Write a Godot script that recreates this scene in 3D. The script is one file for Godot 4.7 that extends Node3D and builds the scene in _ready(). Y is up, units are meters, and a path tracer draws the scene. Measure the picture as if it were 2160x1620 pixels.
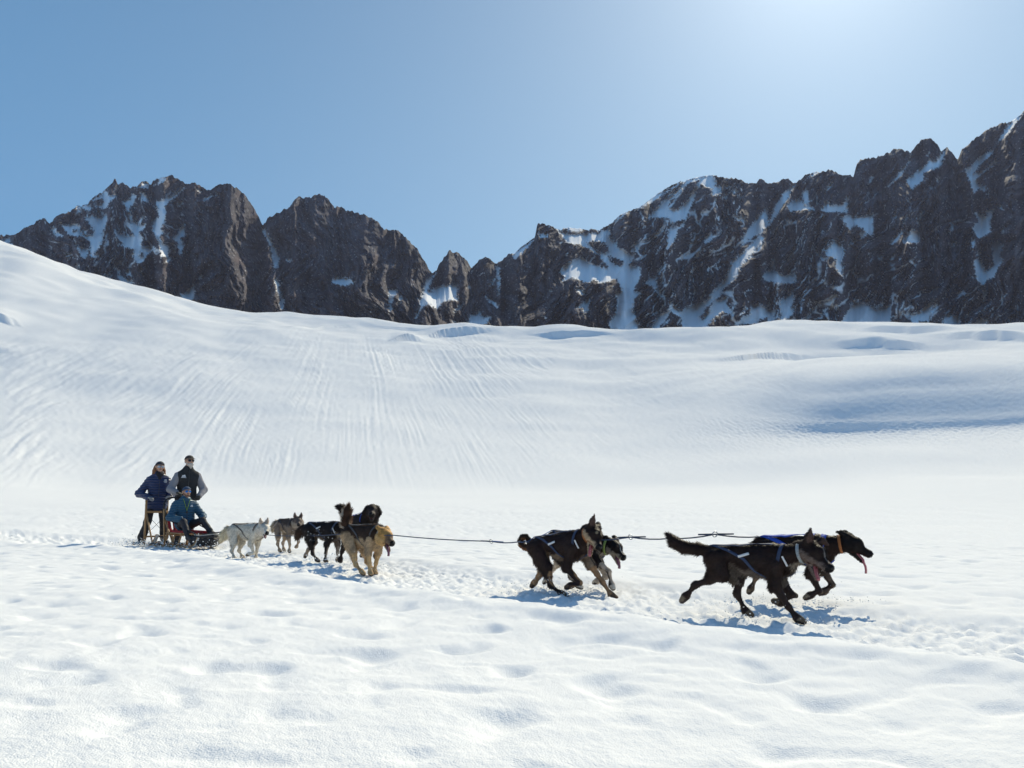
extends Node3D
# A dog-sled team on a glacier below dark, snow-streaked mountains. Metres, y up, the lens at the origin of the plain.

const EYE := 0.8            # height of the lens above the snow
const PITCH := 9.23         # the lens looks up by this many degrees
const SP := 0.16040         # sin and cos of it
const CP := 0.98705
const FOCAL := 1600.0       # in units of the survey grid of 2160 by 1620

var survey_x := 0.0
var survey_y := 0.0
var survey_k := 1.0
var mask := PackedByteArray()
const MW := 1300
const MH := 380
var n_warp: FastNoiseLite
var fur_mat: StandardMaterial3D
var hair_mat: StandardMaterial3D
var mats := {}


func noise(s: int, freq: float, octaves := 1, type := FastNoiseLite.TYPE_SIMPLEX_SMOOTH) -> FastNoiseLite:
	var n := FastNoiseLite.new()
	n.seed = s
	n.noise_type = type
	n.frequency = freq
	n.fractal_type = FastNoiseLite.FRACTAL_FBM if octaves > 1 else FastNoiseLite.FRACTAL_NONE
	n.fractal_octaves = octaves
	return n


func lin(r: float, g: float, b: float) -> Color:      # a linear base colour as a material colour
	return Color(r, g, b).linear_to_srgb()


func tag(o: Node, label: String, category := "", group := "", kind := "") -> void:
	if label: o.set_meta("label", label)
	if category: o.set_meta("category", category)
	if group: o.set_meta("group", group)
	if kind: o.set_meta("kind", kind)


func put(called: String, mesh: Mesh, m: Material, parent: Node) -> MeshInstance3D:
	var o := MeshInstance3D.new()
	o.name = called
	o.mesh = mesh
	o.material_override = null
	if mesh.get_surface_count():
		mesh.surface_set_material(0, m)
	parent.add_child(o, true)
	return o


func base(called: String, at: Vector3, turn := 0.0) -> Node3D:
	var o := Node3D.new()
	o.name = called
	add_child(o, true)
	o.position = at
	o.rotation.y = deg_to_rad(turn)
	return o


func array_mesh(v: PackedVector3Array, n: PackedVector3Array, idx: PackedInt32Array, c := PackedColorArray(), uv := PackedVector2Array()) -> ArrayMesh:
	var a := []
	a.resize(Mesh.ARRAY_MAX)
	a[Mesh.ARRAY_VERTEX] = v
	a[Mesh.ARRAY_NORMAL] = n
	a[Mesh.ARRAY_INDEX] = idx
	if c.size(): a[Mesh.ARRAY_COLOR] = c
	if uv.size(): a[Mesh.ARRAY_TEX_UV] = uv
	var m := ArrayMesh.new()
	m.add_surface_from_arrays(Mesh.PRIMITIVE_TRIANGLES, a)
	return m


func grid_mesh(v: PackedVector3Array, rows: int, cols: int, c := PackedColorArray(), up := 1.0) -> ArrayMesh:
	var n := PackedVector3Array()
	n.resize(v.size())
	var idx := PackedInt32Array()
	idx.resize((rows - 1) * (cols - 1) * 6)
	var k := 0
	for i in rows:
		var i0 := maxi(i - 1, 0) * cols
		var i1 := mini(i + 1, rows - 1) * cols
		for j in cols:
			var j0 := maxi(j - 1, 0)
			var j1 := mini(j + 1, cols - 1)
			n[i * cols + j] = ((v[i * cols + j1] - v[i * cols + j0]).cross(v[i1 + j] - v[i0 + j]) * up).normalized()
			if i < rows - 1 and j < cols - 1:
				var p := i * cols + j
				idx[k] = p; idx[k + 1] = p + cols; idx[k + 2] = p + 1
				idx[k + 3] = p + 1; idx[k + 4] = p + cols; idx[k + 5] = p + cols + 1
				k += 6
	return array_mesh(v, n, idx, c)


# ---- the survey: bearings and heights of the landscape, taken from the lens ----
func slope_of(py: float) -> float:                    # rise per metre of depth at survey row py
	var cy := (810.0 - py) / FOCAL
	return (cy * CP + SP) / (CP - cy * SP)


func bearing(px: float, py: float) -> float:
	var cy := (810.0 - py) / FOCAL
	return atan2((px - 1080.0) / FOCAL, CP - cy * SP)


func row_of(s: float) -> float:
	return 810.0 - FOCAL * (s * CP - SP) / (CP + s * SP)


func ground(px: float, py: float, y := 0.0) -> Vector3:   # where a survey bearing meets the height y
	var cy := (810.0 - py) / FOCAL
	var d := Vector3((px - 1080.0) / FOCAL, cy * CP + SP, -(CP - cy * SP))
	return Vector3(0, EYE, 0) + d * ((y - EYE) / d.y)


func at_depth(px: float, py: float, depth: float) -> Vector3:
	var cy := (810.0 - py) / FOCAL
	var d := Vector3((px - 1080.0) / FOCAL, cy * CP + SP, -(CP - cy * SP))
	return Vector3(0, EYE, 0) + d * (depth / -d.z)


func _ready() -> void:
	var cam := Camera3D.new()
	cam.name = "camera"
	cam.position = Vector3(0, EYE, 0)
	cam.rotation_degrees = Vector3(PITCH, 0, 0)
	cam.fov = rad_to_deg(2.0 * atan(810.0 / FOCAL))
	cam.near = 0.05
	cam.far = 6000.0
	add_child(cam)
	cam.current = true
	var sun_dir := Vector3(0.422, 0.799, -0.884).normalized()
	var env := Environment.new()
	env.background_mode = Environment.BG_SKY
	env.tonemap_mode = Environment.TONE_MAPPER_LINEAR
	env.tonemap_exposure = 1.0
	env.fog_enabled = true
	env.fog_density = 0.00009
	env.fog_light_color = Color(0.88, 0.89, 1.0)
	env.sdfgi_enabled = true
	env.ssao_enabled = true
	env.ssil_enabled = true
	env.sky = Sky.new()
	env.sky.sky_material = sky_material(sun_dir)
	var we := WorldEnvironment.new()
	we.name = "world_environment"
	we.environment = env
	add_child(we)
	var sun := DirectionalLight3D.new()
	sun.name = "sun"
	sun.light_energy = 1.46
	sun.light_color = Color(1.0, 0.96, 0.85)
	sun.light_angular_distance = 0.53
	sun.shadow_enabled = true
	sun.sky_mode = DirectionalLight3D.SKY_MODE_LIGHT_ONLY
	add_child(sun)
	sun.look_at_from_position(sun_dir * 100.0, Vector3.ZERO)
	n_warp = noise(77, 0.05, 3)
	make_materials()
	var t0 := Time.get_ticks_msec()
	build_snowfield()
	print("snow ", Time.get_ticks_msec() - t0)
	build_mountains()
	print("mountains ", Time.get_ticks_msec() - t0)
	build_team()
	print("team ", Time.get_ticks_msec() - t0)
	build_sled()
	build_people()
	build_lines()
	build_spray()
	print("all ", Time.get_ticks_msec() - t0)


func sky_material(sun_dir: Vector3) -> PanoramaSkyMaterial:
	# clear air: deep blue high up and away from the sun, paling to the horizon and in the aureole round the sun
	var w := 1024
	var h := 512
	var im := Image.create(w, h, false, Image.FORMAT_RGBF)
	var zen := Color(0.004, 0.078, 0.235)
	var hor := Color(0.138, 0.41, 0.745)
	for j in h:
		var el := (0.5 - (j + 0.5) / h) * PI
		var y := sin(el)
		for i in w:
			var az := (i + 0.5) / w * TAU                 # the panorama begins at -z
			var d := Vector3(sin(az) * cos(el), y, -cos(az) * cos(el))
			var cs := clampf(d.dot(sun_dir), -1.0, 1.0)
			var ang := rad_to_deg(acos(cs))
			var t := pow(clampf(1.0 - maxf(y, 0.0), 0.0, 1.0), 0.95)
			var c := zen.lerp(hor, t)
			var glow := 0.65 * exp(-ang / 7.0) + 0.50 * exp(-ang / 21.0)   # aureole round the sun
			c += Color(0.92, 0.93, 0.86) * glow
			c += Color(0.72, 0.80, 0.66) * t * t * t * exp(-pow(ang / 38.0, 2.0))   # haze low down on the sunward side
			im.set_pixel(i, j, c)
	var m := PanoramaSkyMaterial.new()
	m.panorama = ImageTexture.create_from_image(im)
	return m


func make_materials() -> void:
	fur_mat = StandardMaterial3D.new()
	fur_mat.vertex_color_use_as_albedo = true
	fur_mat.roughness = 0.62
	fur_mat.metallic_specular = 0.35
	hair_mat = fur_mat.duplicate()
	hair_mat.backlight_enabled = true
	hair_mat.backlight = Color(0.55, 0.48, 0.42)


func solid(key: String, r: float, g: float, b: float, rough := 0.8, metal := 0.0) -> StandardMaterial3D:
	if not mats.has(key):
		var m := StandardMaterial3D.new()
		m.resource_name = key
		m.albedo_color = lin(r, g, b)
		m.roughness = rough
		m.metallic = metal
		mats[key] = m
	return mats[key]


func hermite(p0: float, p1: float, p2: float, p3: float, t: float) -> float:
	return p1 + 0.5 * t * (p2 - p0 + t * (2.0 * p0 - 5.0 * p1 + 4.0 * p2 - p3 + t * (3.0 * (p1 - p2) + p3 - p0)))


# ---- the trail the team runs on ----
var trail := [Vector2(-40, -36), Vector2(-22, -25), Vector2(-11, -18.6), Vector2(-6.9, -15.8), Vector2(-4.3, -13.3), Vector2(-2.5, -10.8), Vector2(-0.6, -8.6), Vector2(1.0, -7.0), Vector2(2.2, -5.7), Vector2(3.4, -4.5), Vector2(5.2, -2.9), Vector2(9, 0)]


func off_trail(p: Vector2) -> float:                  # signed distance from the trail, positive on the near side
	var best := 1e9
	var sgn := 1.0
	for i in trail.size() - 1:
		var a: Vector2 = trail[i]
		var b: Vector2 = trail[i + 1]
		var ab := b - a
		var t := clampf((p - a).dot(ab) / ab.length_squared(), 0.0, 1.0)
		var d := p.distance_squared_to(a + ab * t)
		if d < best:
			best = d
			sgn = 1.0 if ab.cross(p - a) > 0.0 else -1.0
	return sqrt(best) * sgn


var n_cup: FastNoiseLite
var n_cup2: FastNoiseLite
var n_fine: FastNoiseLite
var n_roll: FastNoiseLite
var n_churn: FastNoiseLite
var n_cell: FastNoiseLite


func near_height(x: float, z: float, r: float) -> float:
	var f := clampf(1.3 - r / 45.0, 0.0, 1.0)
	var h := n_roll.get_noise_2d(x, z) * 0.05
	if f > 0.0:
		var c := n_cup.get_noise_2d(x, z)
		var c2 := n_cup2.get_noise_2d(x, z)
		var dent := clampf(n_cell.get_noise_2d(x, z) - 0.12, 0.0, 1.0)   # isolated sun cups
		h += f * (c * 0.0105 + c2 * 0.006 - dent * dent * 0.07)
		if r < 14.0:
			h += n_fine.get_noise_2d(x, z) * 0.0022 * clampf(1.4 - r / 10.0, 0.0, 1.0)
		if x > -14.0 and r < 30.0:
			var d := off_trail(Vector2(x, z))
			if absf(d) < 2.2:
				var wob := n_roll.get_noise_2d(x * 9.0, z * 9.0) * 0.12
				var inside := 1.0 - smoothstep(0.55, 1.15, absf(d + wob))
				h = lerpf(h, h * 0.35 - 0.045, inside)
				h += inside * (n_churn.get_noise_2d(x, z) * 0.038 + n_churn.get_noise_2d(x * 2.3, z * 2.3) * 0.012)
				h -= 0.022 * (exp(-pow((d - 0.27) / 0.035, 2.0)) + exp(-pow((d + 0.27) / 0.035, 2.0))) * (0.75 + n_roll.get_noise_2d(x * 4.0, z * 4.0))
				h += 0.06 * exp(-pow((d + wob - 1.25) / 0.34, 2.0)) + 0.02 * exp(-pow((d + wob + 1.2) / 0.3, 2.0))
	return h


func build_snowfield() -> void:
	n_cup = noise(3, 1.9, 2)
	n_cup2 = noise(4, 3.6, 2)
	n_fine = noise(5, 22.0, 2)
	n_roll = noise(6, 0.22, 2)
	n_churn = noise(7, 5.5, 2)
	n_cell = noise(8, 2.1, 1)
	var n_rip := noise(9, 1.0, 2)
	var n_rip2 := noise(10, 1.0, 2)
	var n_big := noise(11, 0.012, 3)
	# columns of the survey: bearing at the crest row, then (distance, row) pairs from the plain up over the crest
	var cols := []
	var col := func(px: float, pairs: Array) -> void: cols.append([px, pairs])
	col.call(-2200.0, [40, 1092, 70, 1070, 110, 1040, 160, 1000, 220, 960, 290, 920, 360, 880, 430, 850, 500, 830, 560, 830, 700, 860, 1000, 880])
	col.call(-500.0, [40, 1080, 70, 1040, 110, 958, 160, 856, 220, 745, 290, 630, 360, 530, 430, 445, 500, 400, 560, 420, 700, 600, 1000, 700])
	col.call(0.0, [40, 1082, 70, 1042, 110, 962, 160, 868, 215, 775, 270, 690, 330, 610, 390, 548, 450, 519, 520, 535, 700, 700, 1000, 780])
	col.call(200.0, [40, 1083, 70, 1050, 110, 975, 160, 875, 215, 790, 270, 720, 330, 658, 390, 612, 440, 592, 520, 605, 700, 760, 1000, 790])
	col.call(320.0, [40, 1083, 70, 1051, 110, 978, 158, 882, 208, 805, 260, 740, 315, 685, 370, 646, 420, 626, 500, 632, 680, 770, 1000, 790])
	col.call(445.0, [40, 1084, 70, 1053, 110, 982, 155, 890, 200, 820, 250, 760, 300, 712, 350, 681, 400, 664, 480, 658, 650, 770, 1000, 790])
	col.call(640.0, [40, 1084, 70, 1055, 110, 985, 150, 900, 195, 835, 240, 785, 290, 740, 340, 708, 400, 686, 480, 669, 650, 770, 1000, 800])
	col.call(900.0, [40, 1084, 70, 1057, 110, 988, 150, 910, 195, 850, 240, 800, 290, 762, 340, 734, 400, 708, 490, 690, 650, 780, 1000, 800])
	col.call(1100.0, [40, 1084, 70, 1058, 108, 994, 145, 918, 185, 860, 230, 808, 280, 768, 330, 738, 400, 710, 480, 700, 650, 790, 1000, 800])
	col.call(1300.0, [40, 1084, 70, 1058, 105, 998, 140, 925, 180, 868, 220, 820, 265, 780, 310, 748, 360, 718, 430, 703, 650, 800, 1000, 800])
	col.call(1500.0, [40, 1083, 70, 1055, 100, 997, 125, 930, 150, 870, 180, 815, 215, 785, 250, 768, 320, 738, 420, 693, 650, 800, 1000, 800])
	col.call(1700.0, [40, 1080, 70, 1050, 95, 985, 116, 923, 123.5, 884, 132, 830, 150, 780, 200, 757, 300, 760, 430, 683, 650, 790, 1000, 800])
	col.call(1900.0, [40, 1076, 65, 1035, 90, 970, 112, 918, 119.5, 880, 127.5, 818, 141, 770, 190, 749, 290, 757, 430, 690, 650, 790, 1000, 800])
	col.call(2160.0, [40, 1072, 62, 1025, 88, 960, 111, 904, 118.5, 868, 127.5, 812, 145, 766, 190, 738, 280, 740, 430, 690, 650, 790, 1000, 800])
	col.call(2500.0, [40, 1067, 60, 1012, 85, 942, 108, 872, 120, 822, 136, 777, 160, 745, 195, 730, 280, 725, 430, 685, 650, 780, 1000, 790])
	col.call(4400.0, [40, 1090, 60, 1070, 85, 1030, 108, 1000, 120, 980, 136, 960, 160, 920, 195, 900, 280, 880, 430, 860, 650, 860, 1000, 880])
	var caz := []
	var nodes := []
	for c in cols:
		var az := bearing(c[0], 690.0)
		caz.append(az)
		var ca := maxf(cos(az), 0.6)
		var row := [10.0, 0.0, 20.0, 0.0]
		for k in 12:
			var far_off: float = c[1][k * 2]
			var at_row: float = c[1][k * 2 + 1]
			if c[0] > -1000.0 and c[0] < 3000.0:       # the plain rises gently before the slope begins
				if k == 0: at_row = 1068.0
				elif k == 1: at_row = minf(at_row - 12.0, 1042.0)
				elif k == 2: at_row += 16.0
				far_off *= 1.0 if k == 0 else 1.1 if k < 3 else 1.22 if k < 11 else 1.15
			var r: float = far_off / ca
			row.append(r)
			row.append(EYE + r * ca * slope_of(at_row))
		row.append(1500.0 / ca); row.append(row[row.size() - 2])
		nodes.append(row)
	# bearings: dense where the lens looks, coarse behind it
	var az_list := PackedFloat32Array()
	for i in 30: az_list.append(-PI + i * (PI - 1.25) / 30.0)
	for i in 50: az_list.append(-1.25 + i * 0.53 / 50.0)
	for i in 800: az_list.append(-0.72 + i * 1.44 / 800.0)
	for i in 50: az_list.append(0.72 + i * 0.53 / 50.0)
	for i in 31: az_list.append(1.25 + i * (PI - 1.25) / 30.0)
	var nc := az_list.size()
	var rs := PackedFloat32Array([0.0, 0.15, 0.3, 0.5, 0.75, 1.0, 1.2, 1.4])
	var r0 := 1.6
	while r0 < 20.0:
		rs.append(r0)
		r0 += clampf(r0 * r0 / 640.0, 0.012, 0.095)
	var near_n := rs.size()
	var per := [36, 30, 34, 34, 34, 33, 32, 32, 32, 32, 30, 8, 3]
	var far_n := 0
	for q in per: far_n += q
	var rows := near_n + far_n + 1
	var v := PackedVector3Array()
	v.resize(rows * nc)
	var steps := []       # ice steps: two ends of the lip, its rise, how far the rise lasts
	var step := func(x0: float, y0: float, x1: float, y1: float, rise: float, lasts: float) -> void: steps.append([x0, y0, x1, y1, rise, lasts])
	step.call(590.0, 694.0, 790.0, 686.0, 6.0, 8.0)
	step.call(750.0, 685.0, 970.0, 703.0, 6.0, 6.0)
	step.call(815.0, 724.0, 915.0, 720.0, 17.0, 5.0)
	step.call(875.0, 713.0, 1070.0, 698.0, 21.0, 9.0)
	step.call(1100.0, 708.0, 1330.0, 711.0, 13.0, 9.0)
	step.call(-90.0, 678.0, 75.0, 686.0, 14.0, 8.0)
	step.call(-90.0, 742.0, 60.0, 744.0, 7.0, 8.0)
	step.call(1480.0, 762.0, 1800.0, 752.0, 13.0, 14.0)
	step.call(1690.0, 735.0, 2080.0, 733.0, 14.0, 14.0)
	step.call(1940.0, 718.0, 2260.0, 720.0, 14.0, 12.0)
	step.call(1760.0, 703.0, 2100.0, 706.0, 10.0, 10.0)
	for j in nc:
		var az := az_list[j]
		var sx := sin(az)
		var sz := -cos(az)
		for i in near_n:
			var r := rs[i]
			v[i * nc + j] = Vector3(sx * r, near_height(sx * r, sz * r, r), sz * r)
		# this bearing's profile
		var az_c := clampf(az, caz[0] + 0.001, caz[-1] - 0.001)
		var ci := 0
		while caz[ci + 1] < az_c: ci += 1
		var f: float = (az_c - caz[ci]) / (caz[ci + 1] - caz[ci])
		var a0: Array = nodes[maxi(ci - 1, 0)]
		var a1: Array = nodes[ci]
		var a2: Array = nodes[ci + 1]
		var a3: Array = nodes[mini(ci + 2, nodes.size() - 1)]
		# tangents scaled for the uneven spacing of the columns
		var w0: float = (caz[ci + 1] - caz[ci]) / maxf(caz[ci] - caz[maxi(ci - 1, 0)], 0.01)
		var w1: float = (caz[ci + 1] - caz[ci]) / maxf(caz[mini(ci + 2, nodes.size() - 1)] - caz[ci + 1], 0.01)
		w0 = clampf(w0, 0.0, 1.0)
		w1 = clampf(w1, 0.0, 1.0)
		var prof := PackedFloat32Array()
		prof.resize(a1.size())
		for k in a1.size():
			var b1: float = a1[k]
			var b2: float = a2[k]
			var b0: float = b1 - (b1 - a0[k]) * w0
			var b3: float = b2 + (a3[k] - b2) * w1
			prof[k] = hermite(b0, b1, b2, b3, f)
		var ca := maxf(cos(az), 0.6)
		var row := near_n
		var last := per.size() - 1
		var last_r := 0.0
		var lip_r := PackedFloat32Array()
		lip_r.resize(steps.size())
		lip_r.fill(-1.0)
		var lip_d := PackedFloat32Array()
		lip_d.resize(steps.size())
		lip_d.fill(-1.0)
		for s in per.size():
			var q := (s + 1) * 2
			var cnt: int = per[s] + (1 if s == last else 0)
			for u in cnt:
				var t: float = float(u) / per[s]
				var qn := mini(q + 4, prof.size() - 2)
				var r := hermite(prof[q - 2], prof[q], prof[q + 2], prof[qn], t)
				var h := hermite(prof[q - 1], prof[q + 1], prof[q + 3], prof[qn + 1], t)
				var x := sx * r
				var z := sz * r
				h += near_height(x, z, r) * clampf(2.0 - r / 40.0, 0.0, 1.0)
				var far := smoothstep(25.0, 90.0, r)
				if far > 0.0 and absf(az) < 1.25:
					var sl := (h - EYE) / (r * ca)
					var py := row_of(sl)
					var px := 1080.0 + FOCAL * tan(az) * (CP - (810.0 - py) / FOCAL * SP)
					h += far * n_big.get_noise_2d(x, z) * 0.012 * r * 0.5
					# melt runnels fanning down the slope from the saddle
					var dx := px - 740.0
					var dy := py - 540.0
					var psi := atan2(dx, dy)
					var rho := sqrt(dx * dx + dy * dy)
					psi += 0.05 * n_warp.get_noise_2d(px * 0.04, py * 0.04)
					var amp := smoothstep(660.0, 760.0, py) * (1.0 - smoothstep(960.0, 1050.0, py))
					var side := 1.0 - 0.75 * smoothstep(1020.0, 1300.0, px)
					var dens := clampf(0.35 + 0.9 * n_rip2.get_noise_2d(px * 0.006, py * 0.006), 0.08, 1.0)
					var rip := n_rip.get_noise_2d(psi * 44.0, rho * 0.0045)
					rip += 0.55 * n_rip.get_noise_2d(psi * 95.0 + 40.0, rho * 0.022)
					h += amp * side * dens * rip * 0.00115 * r
					h += 0.4 * amp * n_rip2.get_noise_2d(px * 0.05 + py * 0.02, py * 0.11) * 0.0007 * r
					# pitted foot of the hollow on the right
					var pit := smoothstep(1350.0, 1550.0, px) * exp(-pow((py - 915.0) / 32.0, 2.0))
					h += pit * n_rip2.get_noise_2d(px * 0.09 - py * 0.04, py * 0.22) * 0.0011 * r
					for ei in steps.size():
						var e: Array = steps[ei]
						if px > e[0] and px < e[2]:
							var g: float = (px - e[0]) / (e[2] - e[0])
							var lip: float = lerpf(e[1], e[3], g) + 2.0 * n_warp.get_noise_1d(px * 0.2)
							var d := lip - py
							if d > 0.0 and lip_r[ei] < 0.0:
								lip_r[ei] = lerpf(r, last_r, clampf(d / maxf(d - lip_d[ei], 0.01), 0.0, 1.0))
							lip_d[ei] = d
							if lip_r[ei] > 0.0:
								var beyond := r - lip_r[ei]
								h += e[4] / FOCAL * r * pow(sin(PI * pow(g, 0.85)), 2.0) * smoothstep(0.0, 3.0, beyond) * exp(-beyond / (e[5] * 5.0))
					last_r = r
				v[row * nc + j] = Vector3(x, h, z)
				row += 1
	var m := StandardMaterial3D.new()
	m.resource_name = "snow"
	m.albedo_color = lin(0.92, 0.915, 0.90)
	m.roughness = 0.9
	m.metallic_specular = 0.12
	var nt := NoiseTexture2D.new()
	nt.width = 1024
	nt.height = 1024
	nt.seamless = true
	nt.as_normal_map = true
	nt.bump_strength = 5.0
	nt.noise = noise(21, 0.055, 4)
	m.normal_enabled = true
	m.normal_texture = nt
	m.normal_scale = 1.0
	m.uv1_triplanar = true
	m.uv1_world_triplanar = true
	m.uv1_scale = Vector3(1.7, 1.7, 1.7)
	var o := put("snowfield", grid_mesh(v, rows, nc, PackedColorArray()), m, self)
	tag(o, "white glacier snow with sun cups, runnels and distant rolls", "snow", "", "structure")


# ---- mountains ----
func plot(px0: float, py0: float, k: float) -> void:
	survey_x = px0
	survey_y = py0
	survey_k = k


func patch(pts: Array, value := 255) -> void:           # a snow field (or with 0 a rock island) drawn into the survey mask
	var poly := PackedVector2Array()
	var lo := Vector2(1e9, 1e9)
	var hi := -lo
	for i in range(0, pts.size() - 1, 2):
		var p := Vector2(survey_x + pts[i] / survey_k, survey_y + pts[i + 1] / survey_k)
		poly.append(p)
		lo = lo.min(p)
		hi = hi.max(p)
	for gy in range(maxi(0, int((lo.y - 6.0 - 220.0) / 1.5)), mini(MH - 1, int((hi.y + 6.0 - 220.0) / 1.5)) + 1):
		for gx in range(maxi(0, int((lo.x - 6.0) / 1.7)), mini(MW - 1, int((hi.x + 6.0) / 1.7)) + 1):
			var p := Vector2(gx * 1.7, 220.0 + gy * 1.5)
			p += Vector2(n_warp.get_noise_2d(p.x * 4.5, p.y * 4.5), n_warp.get_noise_2d(p.x * 4.5 + 900.0, p.y * 4.5)) * 4.5
			if Geometry2D.is_point_in_polygon(p, poly):
				mask[gy * MW + gx] = value


func snow_mask() -> void:
	mask.resize(MW * MH)
	plot(0, 340, 4)
	patch([770, 330, 880, 255, 920, 290, 990, 285, 930, 340, 880, 400, 800, 380, 880, 350, 860, 310])
	patch([720, 480, 800, 450, 850, 480, 890, 440, 905, 490, 880, 560, 850, 600, 880, 600, 860, 690, 820, 740, 790, 780, 845, 790, 800, 815, 755, 790, 770, 700, 710, 630, 800, 610, 790, 560])
	patch([490, 500, 540, 540, 660, 525, 690, 600, 720, 630, 600, 630, 560, 590])
	patch([600, 565, 640, 575, 645, 595, 605, 590], 0)
	patch([420, 550, 450, 560, 520, 630, 480, 640])
	patch([640, 710, 750, 740, 720, 830, 690, 800])
	patch([600, 400, 660, 375, 760, 370, 780, 400, 740, 420, 690, 390])
	patch([1020, 340, 1100, 310, 1110, 270, 1150, 290, 1130, 340, 1090, 400, 1120, 500, 1180, 550, 1240, 510, 1220, 560, 1170, 600, 1200, 660, 1190, 720, 1300, 720, 1310, 740, 1250, 770, 1220, 820, 1170, 870, 1110, 790, 1130, 740, 1060, 720, 1000, 650, 950, 575, 1010, 600, 1070, 640, 1130, 620, 1110, 540, 1080, 420, 1060, 370])
	patch([1160, 775, 1210, 765, 1215, 800, 1170, 800], 0)
	patch([1110, 240, 1230, 170, 1270, 190, 1240, 220, 1150, 220])
	patch([1190, 250, 1280, 340, 1200, 340])
	patch([1360, 330, 1450, 290, 1560, 200, 1540, 240, 1430, 340, 1380, 380, 1400, 430, 1390, 500, 1350, 570, 1390, 600, 1340, 640, 1380, 700, 1430, 720, 1410, 800, 1370, 810, 1350, 740, 1320, 640, 1290, 590, 1280, 490, 1340, 480, 1330, 400, 1310, 350])
	patch([1500, 360, 1560, 320, 1540, 350, 1500, 390])
	patch([1530, 540, 1560, 530, 1550, 590, 1565, 620, 1520, 650, 1550, 700, 1530, 790, 1510, 790, 1500, 690, 1450, 640, 1500, 620])
	patch([1390, 840, 1440, 825, 1400, 860])
	patch([1420, 1120, 1480, 1150, 1560, 1110, 1640, 1040, 1630, 1100, 1650, 1080, 1630, 1150, 1580, 1220, 1480, 1200])
	patch([970, 890, 1010, 910, 1000, 940, 1050, 990, 1110, 1010, 1130, 1115, 1090, 1110, 1030, 1040, 990, 950])
	patch([1060, 920, 1090, 915, 1110, 970, 1070, 960])
	patch([1120, 1030, 1190, 1070, 1140, 1070])
	patch([950, 945, 930, 990, 880, 1040, 860, 1030, 900, 970])
	patch([0, 670, 80, 645, 80, 690, 145, 740, 60, 720, 10, 690])
	patch([1680, 970, 1700, 960, 1690, 1010])
	patch([550, 770, 600, 780, 580, 830])
	patch([640, 870, 670, 880, 660, 910])
	patch([1340, 140, 1400, 130, 1380, 170, 1290, 210, 1350, 170])
	patch([955, 235, 990, 205, 1005, 240])
	patch([1820, 260, 1840, 280, 1835, 320])
	patch([1710, 330, 1790, 270, 1740, 330])
	patch([1640, 210, 1700, 250, 1690, 270])
	plot(540, 340, 4)
	patch([45, 555, 70, 565, 125, 660, 165, 740, 195, 815, 175, 900, 155, 930, 145, 800, 115, 700, 65, 600])
	patch([160, 990, 188, 1000, 195, 1080, 240, 1180, 235, 1245, 200, 1240, 205, 1160, 175, 1080])
	patch([255, 830, 300, 815, 300, 840, 265, 845])
	patch([650, 985, 740, 980, 790, 990, 825, 1025, 760, 1050, 690, 1040, 640, 1025])
	patch([1120, 1085, 1190, 1080, 1180, 1130, 1150, 1150, 1160, 1170, 1130, 1220, 1150, 1240, 1125, 1290, 1120, 1170])
	patch([1220, 1120, 1235, 1150, 1200, 1210, 1195, 1190])
	patch([1500, 945, 1530, 920, 1480, 1010, 1450, 1100, 1500, 1120, 1480, 1080, 1600, 1045, 1700, 1050, 1690, 1120, 1720, 1180, 1650, 1170, 1580, 1180, 1530, 1250, 1450, 1200, 1400, 1240, 1360, 1300, 1340, 1350, 1350, 1280, 1390, 1200, 1370, 1160, 1400, 1130, 1430, 1020])
	patch([1640, 1310, 1720, 1205, 1745, 1220, 1680, 1270])
	patch([1650, 1345, 1720, 1370, 1800, 1350, 1810, 1290, 1850, 1300, 1890, 1250, 1900, 1310, 1990, 1310, 1940, 1370, 1850, 1385, 1700, 1390])
	patch([1930, 1130, 2050, 1225, 2040, 1245, 1950, 1165])
	patch([2020, 870, 2050, 880, 2062, 1010, 2045, 1160, 2035, 980])
	patch([1960, 1050, 2020, 975, 1995, 1035])
	patch([1780, 1080, 1800, 1030, 1805, 1060])
	plot(1080, 340, 4)
	patch([0, 790, 100, 715, 190, 645, 155, 700, 100, 760, 20, 830])
	patch([220, 600, 300, 620, 310, 645, 230, 640])
	patch([370, 560, 420, 600, 500, 620, 600, 610, 740, 600, 820, 540, 830, 650, 870, 690, 1000, 780, 1040, 790, 990, 870, 1080, 900, 1080, 980, 1020, 1100, 1090, 1100, 1030, 1160, 1020, 1260, 1050, 1330, 1110, 1440, 840, 1440, 820, 1370, 870, 1280, 890, 1180, 870, 1110, 930, 1090, 890, 990, 740, 1030, 690, 990, 660, 1025, 500, 980, 415, 1020, 440, 970, 400, 930, 450, 870, 590, 800, 640, 850, 780, 900, 820, 910, 740, 790, 650, 740, 560, 700, 470, 690, 430, 640])
	patch([370, 545, 640, 560, 740, 570, 730, 590, 600, 585, 500, 590, 420, 580])
	patch([410, 555, 470, 565, 450, 590, 420, 580], 0)
	patch([590, 565, 735, 575, 720, 605, 600, 600], 0)
	patch([620, 680, 740, 670, 800, 690, 820, 760, 760, 780, 690, 740], 0)
	patch([790, 780, 940, 840, 920, 900, 830, 850], 0)
	patch([860, 690, 960, 740, 900, 730], 0)
	patch([830, 520, 930, 440, 1060, 400, 1200, 285, 1300, 240, 1240, 300, 1100, 390, 960, 440, 870, 510])
	patch([1270, 280, 1420, 170, 1500, 150, 1590, 130, 1700, 120, 1730, 180, 1680, 240, 1600, 190, 1550, 240, 1540, 300, 1500, 400, 1460, 480, 1390, 510, 1280, 470, 1150, 480, 1080, 540, 1180, 440, 1280, 330, 1400, 200])
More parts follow.
